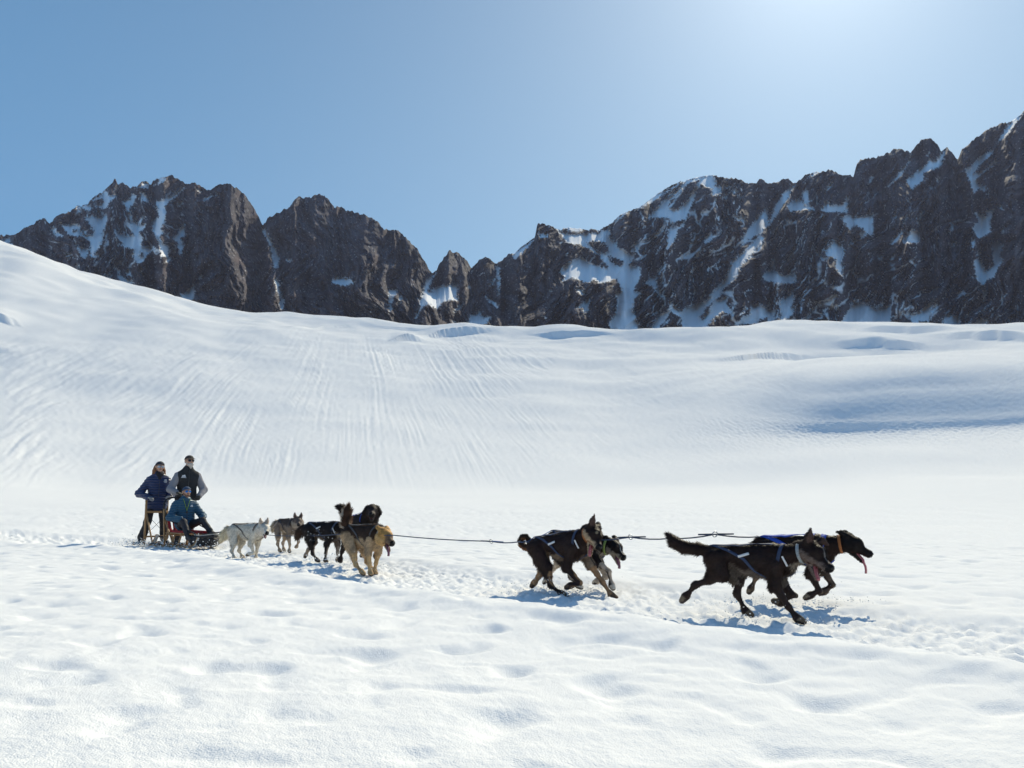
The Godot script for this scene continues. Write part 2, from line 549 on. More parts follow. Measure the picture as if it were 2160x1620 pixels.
	patch([1310, 400, 1340, 330, 1480, 190, 1590, 150, 1500, 310, 1400, 410], 0)
	patch([1410, 190, 1480, 165, 1440, 200, 1330, 320, 1300, 330], 0)
	patch([1690, 290, 1700, 210, 1760, 210, 1760, 260, 1710, 290])
	patch([1790, 180, 1840, 220, 1800, 220])
	patch([1850, 310, 1880, 230, 1905, 250])
	patch([1780, 300, 1820, 270, 1800, 320])
	patch([1910, 280, 1950, 300, 1930, 310])
	patch([1850, 440, 1930, 480, 1940, 430, 1970, 500, 1910, 510])
	patch([1340, 550, 1400, 560, 1380, 640, 1350, 700, 1300, 750, 1310, 620])
	patch([1190, 620, 1250, 590, 1230, 625])
	patch([1010, 690, 1070, 670, 1070, 750, 1040, 720])
	patch([1120, 730, 1130, 800, 1090, 820])
	patch([1660, 600, 1690, 610, 1690, 660, 1620, 700, 1640, 640])
	patch([1500, 690, 1530, 680, 1520, 710])
	patch([1225, 920, 1310, 850, 1300, 890, 1240, 950])
	patch([1130, 1030, 1170, 960, 1220, 970, 1220, 1060, 1300, 1160, 1260, 1150, 1190, 1060])
	patch([2155, 390, 2060, 480, 1960, 620, 1950, 700, 1860, 820, 1840, 880, 1790, 1010, 1750, 1040, 1640, 1170, 1560, 1210, 1450, 1240, 1440, 1280, 1350, 1200, 1320, 1180, 1340, 1240, 1220, 1320, 1160, 1440, 1240, 1400, 1320, 1300, 1340, 1260, 1430, 1320, 1440, 1420, 1560, 1410, 1650, 1400, 1680, 1330, 1780, 1270, 1860, 1290, 1850, 1260, 1800, 1200, 1830, 1130, 1770, 1160, 1720, 1180, 1800, 1060, 1870, 1010, 1940, 880, 2050, 750, 2140, 640, 2120, 620, 2060, 660, 2160, 540])
	patch([1580, 1310, 1640, 1230, 1720, 1160, 1600, 1340], 0)
	patch([1880, 830, 2000, 720, 2110, 590, 2000, 660, 1900, 760], 0)
	patch([1310, 1300, 1380, 1300, 1430, 1400, 1330, 1420], 0)
	patch([1880, 1380, 1960, 1300, 2010, 1290, 2020, 1210, 2090, 1200, 2140, 1230, 2160, 1240, 2160, 1310, 2080, 1340, 2070, 1370])
	patch([2110, 970, 2160, 920, 2170, 1010, 2130, 1000])
	patch([540, 1090, 560, 1060, 620, 1110, 590, 1130])
	patch([550, 1240, 640, 1150, 655, 1160, 640, 1270, 610, 1280, 600, 1220])
	patch([305, 1085, 350, 1090, 320, 1100])
	plot(1620, 220, 3.24)
	patch([0, 820, 60, 680, 110, 600, 190, 540, 130, 640, 160, 600, 60, 750, 30, 800, 0, 840])
	patch([130, 690, 190, 645, 240, 670, 270, 720, 150, 730])
	patch([240, 580, 270, 590, 280, 650, 310, 655, 270, 670, 320, 720, 270, 720, 240, 650])
	patch([360, 730, 400, 655, 430, 690, 520, 690, 550, 600, 540, 730, 450, 735])
	patch([390, 590, 430, 535, 435, 560])
	patch([500, 770, 550, 760, 660, 765, 715, 745, 720, 900, 680, 880, 640, 920, 630, 880, 660, 850, 590, 820, 560, 860])
	patch([540, 990, 590, 915, 605, 925])
	patch([390, 985, 430, 960, 465, 925, 520, 980, 520, 1020, 500, 1080, 525, 1095, 510, 1150, 525, 1190, 490, 1160, 460, 1110, 465, 1060, 400, 1030])
	patch([290, 965, 380, 1045, 420, 1045, 375, 1070])
	patch([0, 1130, 60, 1145, 110, 1170, 190, 1150, 180, 1220, 60, 1215, 0, 1205])
	patch([80, 1330, 150, 1300, 160, 1270, 180, 1330, 160, 1390, 180, 1380, 170, 1440, 100, 1480, 75, 1460, 100, 1400])
	patch([0, 1410, 60, 1400, 20, 1490, 0, 1480])
	patch([220, 1480, 270, 1440, 340, 1330, 275, 1480])
	patch([120, 1490, 150, 1460, 190, 1460, 160, 1495])
	patch([500, 1490, 590, 1350, 630, 1350, 700, 1370, 740, 1400, 840, 1370, 840, 1440, 830, 1530, 530, 1530])
	patch([790, 1270, 812, 1270, 795, 1330])
	patch([830, 1340, 850, 1290, 885, 1290])
	patch([970, 1430, 1040, 1420, 1130, 1320, 1110, 1410, 1100, 1480, 1040, 1480, 1000, 1510, 975, 1460])
	patch([1115, 1420, 1160, 1320, 1140, 1395])
	patch([1190, 1510, 1210, 1440, 1250, 1435, 1310, 1450, 1310, 1500, 1270, 1520])
	patch([1350, 1490, 1430, 1480, 1450, 1440, 1470, 1470, 1510, 1460, 1470, 1530, 1360, 1530])
	patch([1648, 1460, 1668, 1445, 1652, 1500])
	patch([1290, 1300, 1330, 1260, 1350, 1290, 1310, 1310])
	patch([1410, 740, 1500, 770, 1490, 720, 1545, 710, 1520, 800, 1520, 870, 1440, 920, 1400, 850, 1440, 790])
	patch([1530, 930, 1610, 960, 1580, 1040, 1605, 1060, 1540, 1180, 1490, 1200, 1475, 1240, 1420, 1190, 1410, 1070, 1450, 1050, 1475, 1100, 1480, 1150, 1540, 1080])
	patch([1420, 1030, 1460, 960, 1450, 1030])
	patch([1390, 920, 1420, 930, 1400, 1000])
	patch([1365, 1155, 1420, 1190, 1390, 1185])
	patch([1465, 1350, 1475, 1270, 1498, 1265, 1480, 1330])
	patch([1350, 450, 1410, 400, 1440, 370, 1530, 310, 1540, 330, 1440, 420, 1400, 480, 1480, 450, 1560, 370, 1560, 400, 1480, 460, 1410, 520, 1490, 570, 1480, 600, 1440, 570, 1410, 605])
	patch([1575, 260, 1645, 130, 1740, 35, 1725, 90, 1645, 195])
	patch([945, 520, 1020, 460, 1090, 400, 1100, 370, 1150, 380, 1190, 330, 1220, 290, 1200, 360, 1180, 420, 1060, 470, 1060, 520, 980, 580])
	patch([1085, 345, 1112, 318, 1080, 372])
	patch([790, 585, 900, 465, 960, 400, 980, 310, 975, 355, 915, 480])
	patch([915, 945, 990, 850, 1035, 870, 1030, 940, 960, 950])
	patch([1000, 840, 1055, 725, 1060, 730, 1040, 795])
	patch([830, 960, 870, 895, 940, 850, 910, 890, 870, 945])
	patch([910, 815, 945, 760, 955, 765, 930, 805])
	patch([830, 1080, 860, 1020, 870, 1030])
	patch([1240, 890, 1250, 810, 1285, 800, 1260, 850])
	patch([1245, 970, 1290, 925, 1270, 965])
	patch([1258, 1190, 1315, 1100, 1325, 1105, 1290, 1155])
	patch([1590, 860, 1615, 835, 1600, 890])
	patch([1555, 680, 1590, 690, 1618, 740])
	patch([1095, 545, 1120, 555, 1125, 590])
	patch([1150, 505, 1175, 505, 1165, 540])
	patch([1490, 600, 1530, 650, 1510, 635])
	patch([680, 550, 708, 490, 718, 510])
	patch([745, 1040, 785, 1020, 770, 1070])
	patch([845, 765, 882, 757, 870, 775])
	patch([230, 545, 300, 470, 360, 450, 340, 470, 270, 500])


func survey_column(j: int, cols: int) -> float:       # close together where the lens looks, wide apart beyond
	var side := 70
	if j < side: return lerpf(-1900.0, -120.0, pow(float(j) / side, 0.6))
	if j >= cols - side: return lerpf(2280.0, 4200.0, pow(float(j - cols + side) / (side - 1), 1.6))
	return lerpf(-120.0, 2280.0, float(j - side) / (cols - 2 * side))


func build_mountains() -> void:
	var t0 := Time.get_ticks_msec()
	snow_mask()
	print("mask ", Time.get_ticks_msec() - t0)
	var ridge := []
	ridge.append_array([-1910, 800, -1300, 700, -900, 560, -640, 610, -420, 540, -260, 590, -150, 560, 0, 497, 30, 495, 55, 480, 90, 460, 105, 470, 112, 463, 125, 452, 140, 450, 160, 437, 185, 430, 195, 418, 215, 405, 235, 390, 243, 377, 248, 386, 262, 388, 275, 397, 290, 392, 300, 383, 308, 382, 318, 388, 330, 378, 345, 374, 362, 370, 380, 380, 395, 388, 405, 385, 420, 390, 438, 402, 450, 395, 460, 390, 485, 388, 500, 396, 515, 410, 530, 430, 545, 455, 554, 476])
	ridge.append_array([560, 470, 563, 462, 590, 448, 612, 435, 622, 420, 635, 415, 655, 418, 660, 412, 672, 410, 690, 418, 705, 437, 720, 437, 735, 445, 760, 450, 785, 460, 800, 470, 812, 485, 840, 487, 860, 505, 880, 525, 895, 550, 905, 570, 912, 577, 920, 570, 935, 545, 950, 528, 958, 532, 970, 535, 985, 552, 995, 566, 1000, 560, 1010, 548, 1030, 543, 1045, 556, 1052, 552, 1060, 548, 1072, 538, 1085, 535])
	ridge.append_array([1100, 520, 1115, 510, 1128, 500, 1133, 472, 1150, 472, 1165, 480, 1180, 485, 1200, 480, 1225, 483, 1250, 484, 1265, 486, 1285, 473, 1310, 452, 1330, 445, 1360, 430, 1385, 410, 1410, 395, 1430, 385, 1455, 378, 1485, 371, 1505, 370, 1530, 375, 1550, 376, 1580, 387, 1595, 385, 1600, 378, 1612, 380, 1620, 387, 1640, 385, 1648, 377, 1665, 380, 1680, 385, 1700, 368, 1720, 363, 1735, 362, 1750, 358, 1775, 368, 1795, 370])
	ridge.append_array([1800, 372, 1808, 345, 1815, 337, 1850, 332, 1880, 320, 1890, 312, 1910, 318, 1920, 323, 1930, 310, 1945, 293, 1965, 292, 1978, 305, 1985, 320, 1998, 310, 2010, 325, 2020, 335, 2030, 315, 2060, 290, 2090, 270, 2115, 260, 2130, 258, 2145, 248, 2160, 235, 2200, 195, 2300, 150, 2420, 120, 2560, 190, 2760, 260, 2980, 300, 3250, 430, 3600, 520, 3900, 680, 4210, 800])
	var n_b := noise(31, 1.0, 2)
	var n_m := noise(32, 1.0, 4)
	var n_s := noise(33, 1.0, 3)
	var n_c := noise(34, 1.0, 3)
	var n_k := noise(36, 1.0, 1, FastNoiseLite.TYPE_CELLULAR)
	n_k.cellular_return_type = FastNoiseLite.RETURN_DISTANCE2_SUB
	n_k.cellular_jitter = 1.0
	var n_v := noise(36, 1.0, 1, FastNoiseLite.TYPE_CELLULAR)
	n_v.cellular_return_type = FastNoiseLite.RETURN_CELL_VALUE
	n_v.cellular_jitter = 1.0
	var n_j := noise(35, 0.09, 3)
	var rows := 300
	var back := 10
	var cols := 1420
	var v := PackedVector3Array()
	v.resize((rows + back) * cols)
	var col := PackedColorArray()
	col.resize((rows + back) * cols)
	# where snow lies the wall is set back at an easier angle, and the bare rock between is the steeper for it
	var hold := PackedFloat32Array()
	hold.resize(rows * cols)
	var tops := PackedFloat32Array()
	tops.resize(cols)
	var rk0 := 0
	for j in cols:
		var px := survey_column(j, cols)
		while ridge[rk0 + 2] < px: rk0 += 2
		tops[j] = lerpf(ridge[rk0 + 1], ridge[rk0 + 3], (px - ridge[rk0]) / (ridge[rk0 + 2] - ridge[rk0]))
		for i in rows:
			var py := lerpf(790.0, tops[j], float(i) / (rows - 1))
			var gx := int(px / 1.7 + 0.5)
			var gy := clampi(int((py - 220.0) / 1.5 + 0.5), 0, MH - 1)
			if gx >= 0 and gx < MW: hold[i * cols + j] = mask[gy * MW + gx] / 255.0
	var rk := 0
	for j in cols:
		var px := survey_column(j, cols)
		while ridge[rk + 2] < px: rk += 2
		var ry := lerpf(ridge[rk + 1], ridge[rk + 3], (px - ridge[rk]) / (ridge[rk + 2] - ridge[rk]))
		var jag := n_j.get_noise_1d(px * 1.0)
		var snowy := mask[clampi(int((ry + 5.0 - 220.0) / 1.5), 0, MH - 1) * MW + clampi(int(px / 1.7), 0, MW - 1)] > 0
		ry += jag * (0.8 if snowy else 5.0)
		# how steep the whole wall stands and how far off
		var top_r := 1320.0 + 120.0 * n_b.get_noise_1d(px * 0.004) + 60.0 * n_b.get_noise_1d(px * 0.02 + 50.0)
		var run := PackedFloat32Array()
		run.resize(rows)
		var total := 0.0
		for i in rows:
			var easy := 0.0
			for q in range(-4, 5): easy += hold[i * cols + clampi(j + q, 0, cols - 1)]
			total += 1.0 + 0.42 * easy
			run[i] = total
		for i in rows:
			var t := float(i) / (rows - 1)
			var py := lerpf(790.0, ry, t)
			var gx := clampi(int(px / 1.7 + 0.5), 0, MW - 1)
			var gy := clampi(int((py - 220.0) / 1.5 + 0.5), 0, MH - 1)
			var s := mask[gy * MW + gx] / 255.0 if px > -2.0 and px < 2200.0 else 0.0
			if gx > 0 and gx < MW - 1 and gy > 0 and gy < MH - 1:
				s = 0.5 * s + (mask[gy * MW + gx - 1] + mask[gy * MW + gx + 1] + mask[gy * MW + gx + MW] + mask[gy * MW + gx - MW]) / 2040.0
			# buttresses and gullies, running down and a little aslant
			var wx := px + 40.0 * n_b.get_noise_2d(px * 0.006, py * 0.006) + 0.5 * (py - 500.0) * (1.0 if px > 1100.0 else -0.35)
			var but := 1.0 - 2.0 * absf(n_b.get_noise_2d(wx * 0.0085, py * 0.0022))
			var mid := 1.0 - 2.0 * absf(n_m.get_noise_2d(wx * 0.026 + 20.0, py * 0.009))
			var sml := n_m.get_noise_2d(wx * 0.06, py * 0.034)
			var tiny := n_s.get_noise_2d(px * 0.22, py * 0.075)
			# blocks and slabs parted by cracks, larger and smaller
			var kx := wx + 9.0 * n_b.get_noise_2d(px * 0.03, py * 0.03)
			var slab := n_k.get_noise_2d(kx * 0.034, py * 0.0075) + 1.0
			var block := n_k.get_noise_2d(kx * 0.085 + 70.0, py * 0.034) + 1.0
			var lump := n_v.get_noise_2d(kx * 0.085 + 70.0, py * 0.034)
			var rough := 1.0 - 0.85 * s
			var inward := sin(PI * clampf(t, 0.0, 1.0)) * 0.6 + 0.4
			var r := lerpf(880.0, top_r, run[i] / total) - (but * 46.0 + mid * 27.0 * rough) * inward - (sml * 13.0 + tiny * 6.0 + minf(slab, 0.5) * 34.0 + minf(block, 0.4) * 14.0 + lump * 4.0) * rough
			# ledges: strips of flatter ground
			r += s * 5.0
			var az := bearing(px, py)
			var sl := slope_of(py)
			v[i * cols + j] = Vector3(r * tan(az), EYE + r * sl, -r)
			var tone := n_c.get_noise_2d(px * 0.012, py * 0.016)
			var red := n_c.get_noise_2d(px * 0.02 + 70.0, py * 0.02)
			var grain := n_s.get_noise_2d(px * 0.3 + 11.0, py * 0.2)
			var rock := Color(0.056, 0.049, 0.058).lerp(Color(0.098, 0.089, 0.098), clampf(0.4 + tone * 1.3, 0.0, 1.0))
			rock = rock.lerp(Color(0.086, 0.060, 0.060), clampf(red * 1.4, 0.0, 0.7))
			var band := n_m.get_noise_2d(wx * 0.09 + 500.0, py * 0.022)
			rock *= clampf(1.0 + 0.55 * grain + 0.3 * sml + 0.55 * band + 0.22 * lump, 0.35, 2.2)
			# specks of old snow caught on the broken ground to the right
			var speck := n_s.get_noise_2d((px + 0.4 * py) * 0.07 + 300.0, py * 0.04) + 0.25 * n_c.get_noise_2d(px * 0.008, py * 0.01) - (0.62 if px > 1120.0 and px < 1700.0 else 0.74)
			var cover := clampf((s - 0.24) * 5.0 + 0.5 + (1.6 * grain if s < 0.95 else 0.0), 0.0, 1.0)
			if speck > 0.0: cover = maxf(cover, clampf(speck * 14.0, 0.0, 1.0))
			# snow lodged in the recesses of the faces that hold it
			var holds := 0.95 * exp(-pow((px - 235.0) / 130.0, 2.0) - pow((py - 490.0) / 90.0, 2.0))
			holds += 0.80 * exp(-pow((px - 1420.0) / 190.0, 2.0) - pow((py - 500.0) / 120.0, 2.0))
			holds += 0.62 * exp(-pow((px - 1760.0) / 260.0, 2.0) - pow((py - 560.0) / 160.0, 2.0))
			holds += 0.62 * exp(-pow((py - 660.0) / 40.0, 2.0)) * smoothstep(1250.0, 1400.0, px)
			var hollow := -sml - 0.30 * tiny + 0.15 * grain
			cover = maxf(cover, clampf((hollow - (0.80 - 0.52 * minf(holds, 1.0))) * 8.0, 0.0, 1.0))
			var chute := clampf((0.125 * minf(holds, 1.0) - slab) * 14.0, 0.0, 1.0) * clampf(0.6 + 2.0 * n_m.get_noise_2d(px * 0.02, py * 0.03 + 90.0), 0.0, 1.0)
			cover = maxf(cover, clampf(chute * 1.5 + grain * 0.4 * chute, 0.0, 1.0))
			col[i * cols + j] = rock.lerp(Color(0.92, 0.92, 0.92), cover)
		var rt := v[(rows - 1) * cols + j]
		for i in back:
			var k := (i + 1.0) / back
			v[(rows + i) * cols + j] = rt * Vector3(1.0 + 0.25 * k, 1.0, 1.0 + 0.25 * k) + Vector3(0, -330.0 * k * k - 50.0 * k + 6.0 * n_s.get_noise_2d(px * 0.2, i), 0)
			col[(rows + i) * cols + j] = Color(0.10, 0.09, 0.08)
	var m := StandardMaterial3D.new()
	m.resource_name = "rock_and_snow"
	m.vertex_color_use_as_albedo = true
	m.roughness = 0.9
	m.metallic_specular = 0.2
	var o := put("mountain_ridge", grid_mesh(v, rows + back, cols, col), m, self)
	tag(o, "dark brown rocky mountain ridge streaked with snow gullies behind the glacier", "mountain", "", "structure")


# ---- soft bodies: tapered bones joined by a smooth minimum and meshed as surface nets ----
# a bone is [from, to, radius, radius, tag, flatness across z]
func bone(a: Vector3, b: Vector3, ra: float, rb: float, what := 0, flat := 1.0) -> Array:
	return [a, b, ra, rb, what, flat]


func field_at(bones: Array, p: Vector3, k: float) -> float:
	var s := 0.0
	for q in bones:
		var a: Vector3 = q[0]
		var ba: Vector3 = q[1] - a
		var pa := p - a
		if q[5] != 1.0: pa.z /= q[5]; ba.z /= q[5]
		var t := clampf(pa.dot(ba) / maxf(ba.length_squared(), 1e-9), 0.0, 1.0)
		var d: float = ((pa - ba * t).length() - lerpf(q[2], q[3], t))
		s += exp(-d / k)
	return -k * log(maxf(s, 1e-30))


func blob(bones: Array, cell: float, k: float) -> Dictionary:
	var lo := Vector3(1e9, 1e9, 1e9)
	var hi := -lo
	for q in bones:
		var r: float = maxf(q[2], q[3]) + k * 2.0 + cell
		lo = lo.min(q[0] - Vector3(r, r, r)).min(q[1] - Vector3(r, r, r))
		hi = hi.max(q[0] + Vector3(r, r, r)).max(q[1] + Vector3(r, r, r))
	lo -= Vector3(cell, cell, cell) * 2.0
	var nx := int((hi.x - lo.x) / cell) + 3
	var ny := int((hi.y - lo.y) / cell) + 3
	var nz := int((hi.z - lo.z) / cell) + 3
	var sy := nx
	var sz := nx * ny
	var f := PackedFloat32Array()
	f.resize(nx * ny * nz)
	for q in bones:
		var r: float = maxf(q[2], q[3]) + k * 3.0
		var a: Vector3 = q[0]
		var ba: Vector3 = q[1] - a
		var flat: float = q[5]
		var i0: Vector3 = ((a.min(q[1]) - Vector3(r, r, r) - lo) / cell).floor().max(Vector3.ZERO)
		var i1: Vector3 = ((a.max(q[1]) + Vector3(r, r, r) - lo) / cell).ceil().min(Vector3(nx - 1, ny - 1, nz - 1))
		ba.z /= flat
		var bb := maxf(ba.length_squared(), 1e-9)
		var ra: float = q[2]
		var dr: float = q[3] - ra
		for z in range(int(i0.z), int(i1.z) + 1):
			for y in range(int(i0.y), int(i1.y) + 1):
				var at := z * sz + y * sy
				for x in range(int(i0.x), int(i1.x) + 1):
					var pa := lo + Vector3(x, y, z) * cell - a
					pa.z /= flat
					var t := clampf(pa.dot(ba) / bb, 0.0, 1.0)
					var d := (pa - ba * t).length() - ra - dr * t
					if d < k * 3.0:
						f[at + x] += exp(-maxf(d, -10.0 * k) / k)
	var where := PackedInt32Array()
	where.resize(nx * ny * nz)
	where.fill(-1)
	var v := PackedVector3Array()
	var n := PackedVector3Array()
	var cells := PackedInt32Array()
	var offs := PackedInt32Array([0, 1, sy, sy + 1, sz, sz + 1, sz + sy, sz + sy + 1])
	var corner := [Vector3(0, 0, 0), Vector3(1, 0, 0), Vector3(0, 1, 0), Vector3(1, 1, 0), Vector3(0, 0, 1), Vector3(1, 0, 1), Vector3(0, 1, 1), Vector3(1, 1, 1)]
	var edges := PackedInt32Array([0, 1, 2, 3, 4, 5, 6, 7, 0, 2, 1, 3, 4, 6, 5, 7, 0, 4, 1, 5, 2, 6, 3, 7])
	var g := PackedFloat32Array()
	g.resize(8)
	for z in nz - 1:
		for y in ny - 1:
			var at := z * sz + y * sy
			for x in nx - 1:
				var i := at + x
				var inside := 0
				if f[i] >= 1.0: inside += 1
				if f[i + 1] >= 1.0: inside += 1
				if f[i + sy] >= 1.0: inside += 1
				if f[i + sy + 1] >= 1.0: inside += 1
				if f[i + sz] >= 1.0: inside += 1
				if f[i + sz + 1] >= 1.0: inside += 1
				if f[i + sz + sy] >= 1.0: inside += 1
				if f[i + sz + sy + 1] >= 1.0: inside += 1
				if inside == 0 or inside == 8: continue
				for c in 8: g[c] = -k * log(maxf(f[i + offs[c]], 0.03))
				var p := Vector3.ZERO
				var m := 0
				for e in range(0, 24, 2):
					var ga := g[edges[e]]
					var gb := g[edges[e + 1]]
					if (ga <= 0.0) != (gb <= 0.0):
						var ca: Vector3 = corner[edges[e]]
						p += ca + (corner[edges[e + 1]] - ca) * (ga / (ga - gb))
						m += 1
				where[i] = v.size()
				cells.append(i)
				v.append(lo + (Vector3(x, y, z) + p / m) * cell)
				n.append(Vector3(g[1] + g[3] + g[5] + g[7] - g[0] - g[2] - g[4] - g[6], g[2] + g[3] + g[6] + g[7] - g[0] - g[1] - g[4] - g[5], g[4] + g[5] + g[6] + g[7] - g[0] - g[1] - g[2] - g[3]).normalized())
	var idx := PackedInt32Array()
	for i in cells:
		var in0 := f[i] >= 1.0
		if in0 != (f[i + 1] >= 1.0): quad(idx, where, i, i - sy, i - sy - sz, i - sz, in0)
		if in0 != (f[i + sy] >= 1.0): quad(idx, where, i, i - sz, i - sz - 1, i - 1, in0)
		if in0 != (f[i + sz] >= 1.0): quad(idx, where, i, i - 1, i - 1 - sy, i - sy, in0)
	var tags := PackedInt32Array()
	tags.resize(v.size())
	for i in v.size():
		var best := 1e9
		var p := v[i]
		for q in bones:
			var ba: Vector3 = q[1] - q[0]
			var pa: Vector3 = p - q[0]
			var t := clampf(pa.dot(ba) / maxf(ba.length_squared(), 1e-9), 0.0, 1.0)
			var d: float = (pa - ba * t).length() - lerpf(q[2], q[3], t)
			if d < best:
				best = d
				tags[i] = q[4]
	return {"v": v, "n": n, "idx": idx, "tags": tags}


func quad(idx: PackedInt32Array, where: PackedInt32Array, a: int, b: int, c: int, d: int, flip: bool) -> void:
	var p := where[a]
	var q := where[b]
	var r := where[c]
	var s := where[d]
	if p < 0 or q < 0 or r < 0 or s < 0: return
	if flip: idx.append_array([p, r, q, p, s, r])
	else: idx.append_array([p, q, r, p, r, s])


func mixed(a: Color, b: Color, t: float) -> Color:
	return a.lerp(b, clampf(t, 0.0, 1.0))


# a flat band laid along points, with a normal at each; closed on itself if asked
func ribbon(st: SurfaceTool, pts: Array, nor: Array, width: float, thick: float, closed := false) -> void:
	var cnt := pts.size()
	var rings := []
	for i in cnt:
		var p: Vector3 = pts[i]
		var nx: Vector3 = pts[(i + 1) % cnt] if closed else pts[mini(i + 1, cnt - 1)]
		var pv: Vector3 = pts[(i - 1 + cnt) % cnt] if closed else pts[maxi(i - 1, 0)]
		var d := (nx - pv).normalized()
		var nn: Vector3 = nor[i]
		var side := d.cross(nn).normalized() * width * 0.5
		nn = side.cross(d).normalized() * thick * 0.5
		rings.append([p + side + nn, p - side + nn, p - side - nn, p + side - nn])
	for i in (cnt if closed else cnt - 1):
		var a: Array = rings[i]
		var b: Array = rings[(i + 1) % cnt]
		for e in 4:
			var f := (e + 1) % 4
			st.add_vertex(a[e]); st.add_vertex(a[f]); st.add_vertex(b[e])
			st.add_vertex(b[e]); st.add_vertex(a[f]); st.add_vertex(b[f])


func tube(st: SurfaceTool, pts: Array, radii: Array, sides := 8, closed := false) -> void:
	var cnt := pts.size()
	var rings := []
	var ref := Vector3.UP
	for i in cnt:
		var nx: Vector3 = pts[(i + 1) % cnt] if closed else pts[mini(i + 1, cnt - 1)]
		var pv: Vector3 = pts[(i - 1 + cnt) % cnt] if closed else pts[maxi(i - 1, 0)]
		var d := (nx - pv).normalized()
		if absf(d.dot(ref)) > 0.95: ref = Vector3.RIGHT if absf(d.x) < 0.8 else Vector3.BACK
		var u := d.cross(ref).normalized()
		var w := u.cross(d)
		ref = w
		var ring := []
		var r: float = radii[i] if radii.size() > 1 else radii[0]
		for s in sides: ring.append(pts[i] + (u * cos(TAU * s / sides) + w * sin(TAU * s / sides)) * r)
		rings.append(ring)
	for i in (cnt if closed else cnt - 1):
		var a: Array = rings[i]
		var b: Array = rings[(i + 1) % cnt]
		for e in sides:
			var f := (e + 1) % sides
			st.add_vertex(a[e]); st.add_vertex(b[e]); st.add_vertex(a[f])
			st.add_vertex(a[f]); st.add_vertex(b[e]); st.add_vertex(b[f])
	if not closed:
		for e in range(1, sides - 1):
			st.add_vertex(rings[0][0]); st.add_vertex(rings[0][e]); st.add_vertex(rings[0][e + 1])
			st.add_vertex(rings[-1][0]); st.add_vertex(rings[-1][e + 1]); st.add_vertex(rings[-1][e])


func begin() -> SurfaceTool:
	var st := SurfaceTool.new()
	st.begin(Mesh.PRIMITIVE_TRIANGLES)
	return st


func finish(st: SurfaceTool, smooth := true) -> ArrayMesh:
	if smooth: st.index()
	st.generate_normals()
	return st.commit()


func box(st: SurfaceTool, at: Transform3D, size: Vector3, bevel := 0.004) -> void:
	# a box with its edges chamfered
	var h := size * 0.5
	var b := minf(bevel, minf(h.x, minf(h.y, h.z)) * 0.6)
	for axis in 3:
		for s in [-1.0, 1.0]:
			var n := Vector3.ZERO
			n[axis] = s
			var u := Vector3.ZERO
			u[(axis + 1) % 3] = 1.0
			var w := n.cross(u)
			var hu: float = h[(axis + 1) % 3] - b
			var hw: float = h[(axis + 2) % 3] - b
			var c: Vector3 = n * h[axis]
			var q := [c + u * hu + w * hw, c - u * hu + w * hw, c - u * hu - w * hw, c + u * hu - w * hw]
			for i in [0, 2, 1, 0, 3, 2]: st.add_vertex(at * q[i])
	for axis in 3:
		var a1 := (axis + 1) % 3
		var a2 := (axis + 2) % 3
		for s1 in [-1.0, 1.0]:
			for s2 in [-1.0, 1.0]:
				var p := Vector3.ZERO
				var q := Vector3.ZERO
				p[a1] = s1 * h[a1]; p[a2] = s2 * (h[a2] - b)
				q[a1] = s1 * (h[a1] - b); q[a2] = s2 * h[a2]
				var e := Vector3.ZERO
				e[axis] = h[axis] - b
				var quad4 := [p - e, q - e, q + e, p + e]
				var order := [0, 1, 2, 0, 2, 3] if s1 * s2 < 0.0 else [0, 2, 1, 0, 3, 2]
				for i in order: st.add_vertex(at * quad4[i])


func bar(st: SurfaceTool, a: Vector3, b: Vector3, w: float, h: float) -> void:
	var d := b - a
	var y := Vector3.UP if absf(d.normalized().y) < 0.9 else Vector3.BACK
	var bs := Basis.looking_at(d.normalized(), y)
	box(st, Transform3D(bs, (a + b) * 0.5), Vector3(w, h, d.length()), 0.003)


# ---- dogs ---- forward is x, up y, the dog's right side z
const TORSO := 0
const NECK := 1
const FORE := 2
const FORE_LOW := 3
const HIND := 4
const HIND_LOW := 5
const PAW := 6
const TAIL := 7
const HEAD := 8

var n_fur: FastNoiseLite
var dogs := {}


func v3(p: Array, z: float) -> Vector3:
	return Vector3(p[0], p[1], p[2] if p.size() > 2 else z)


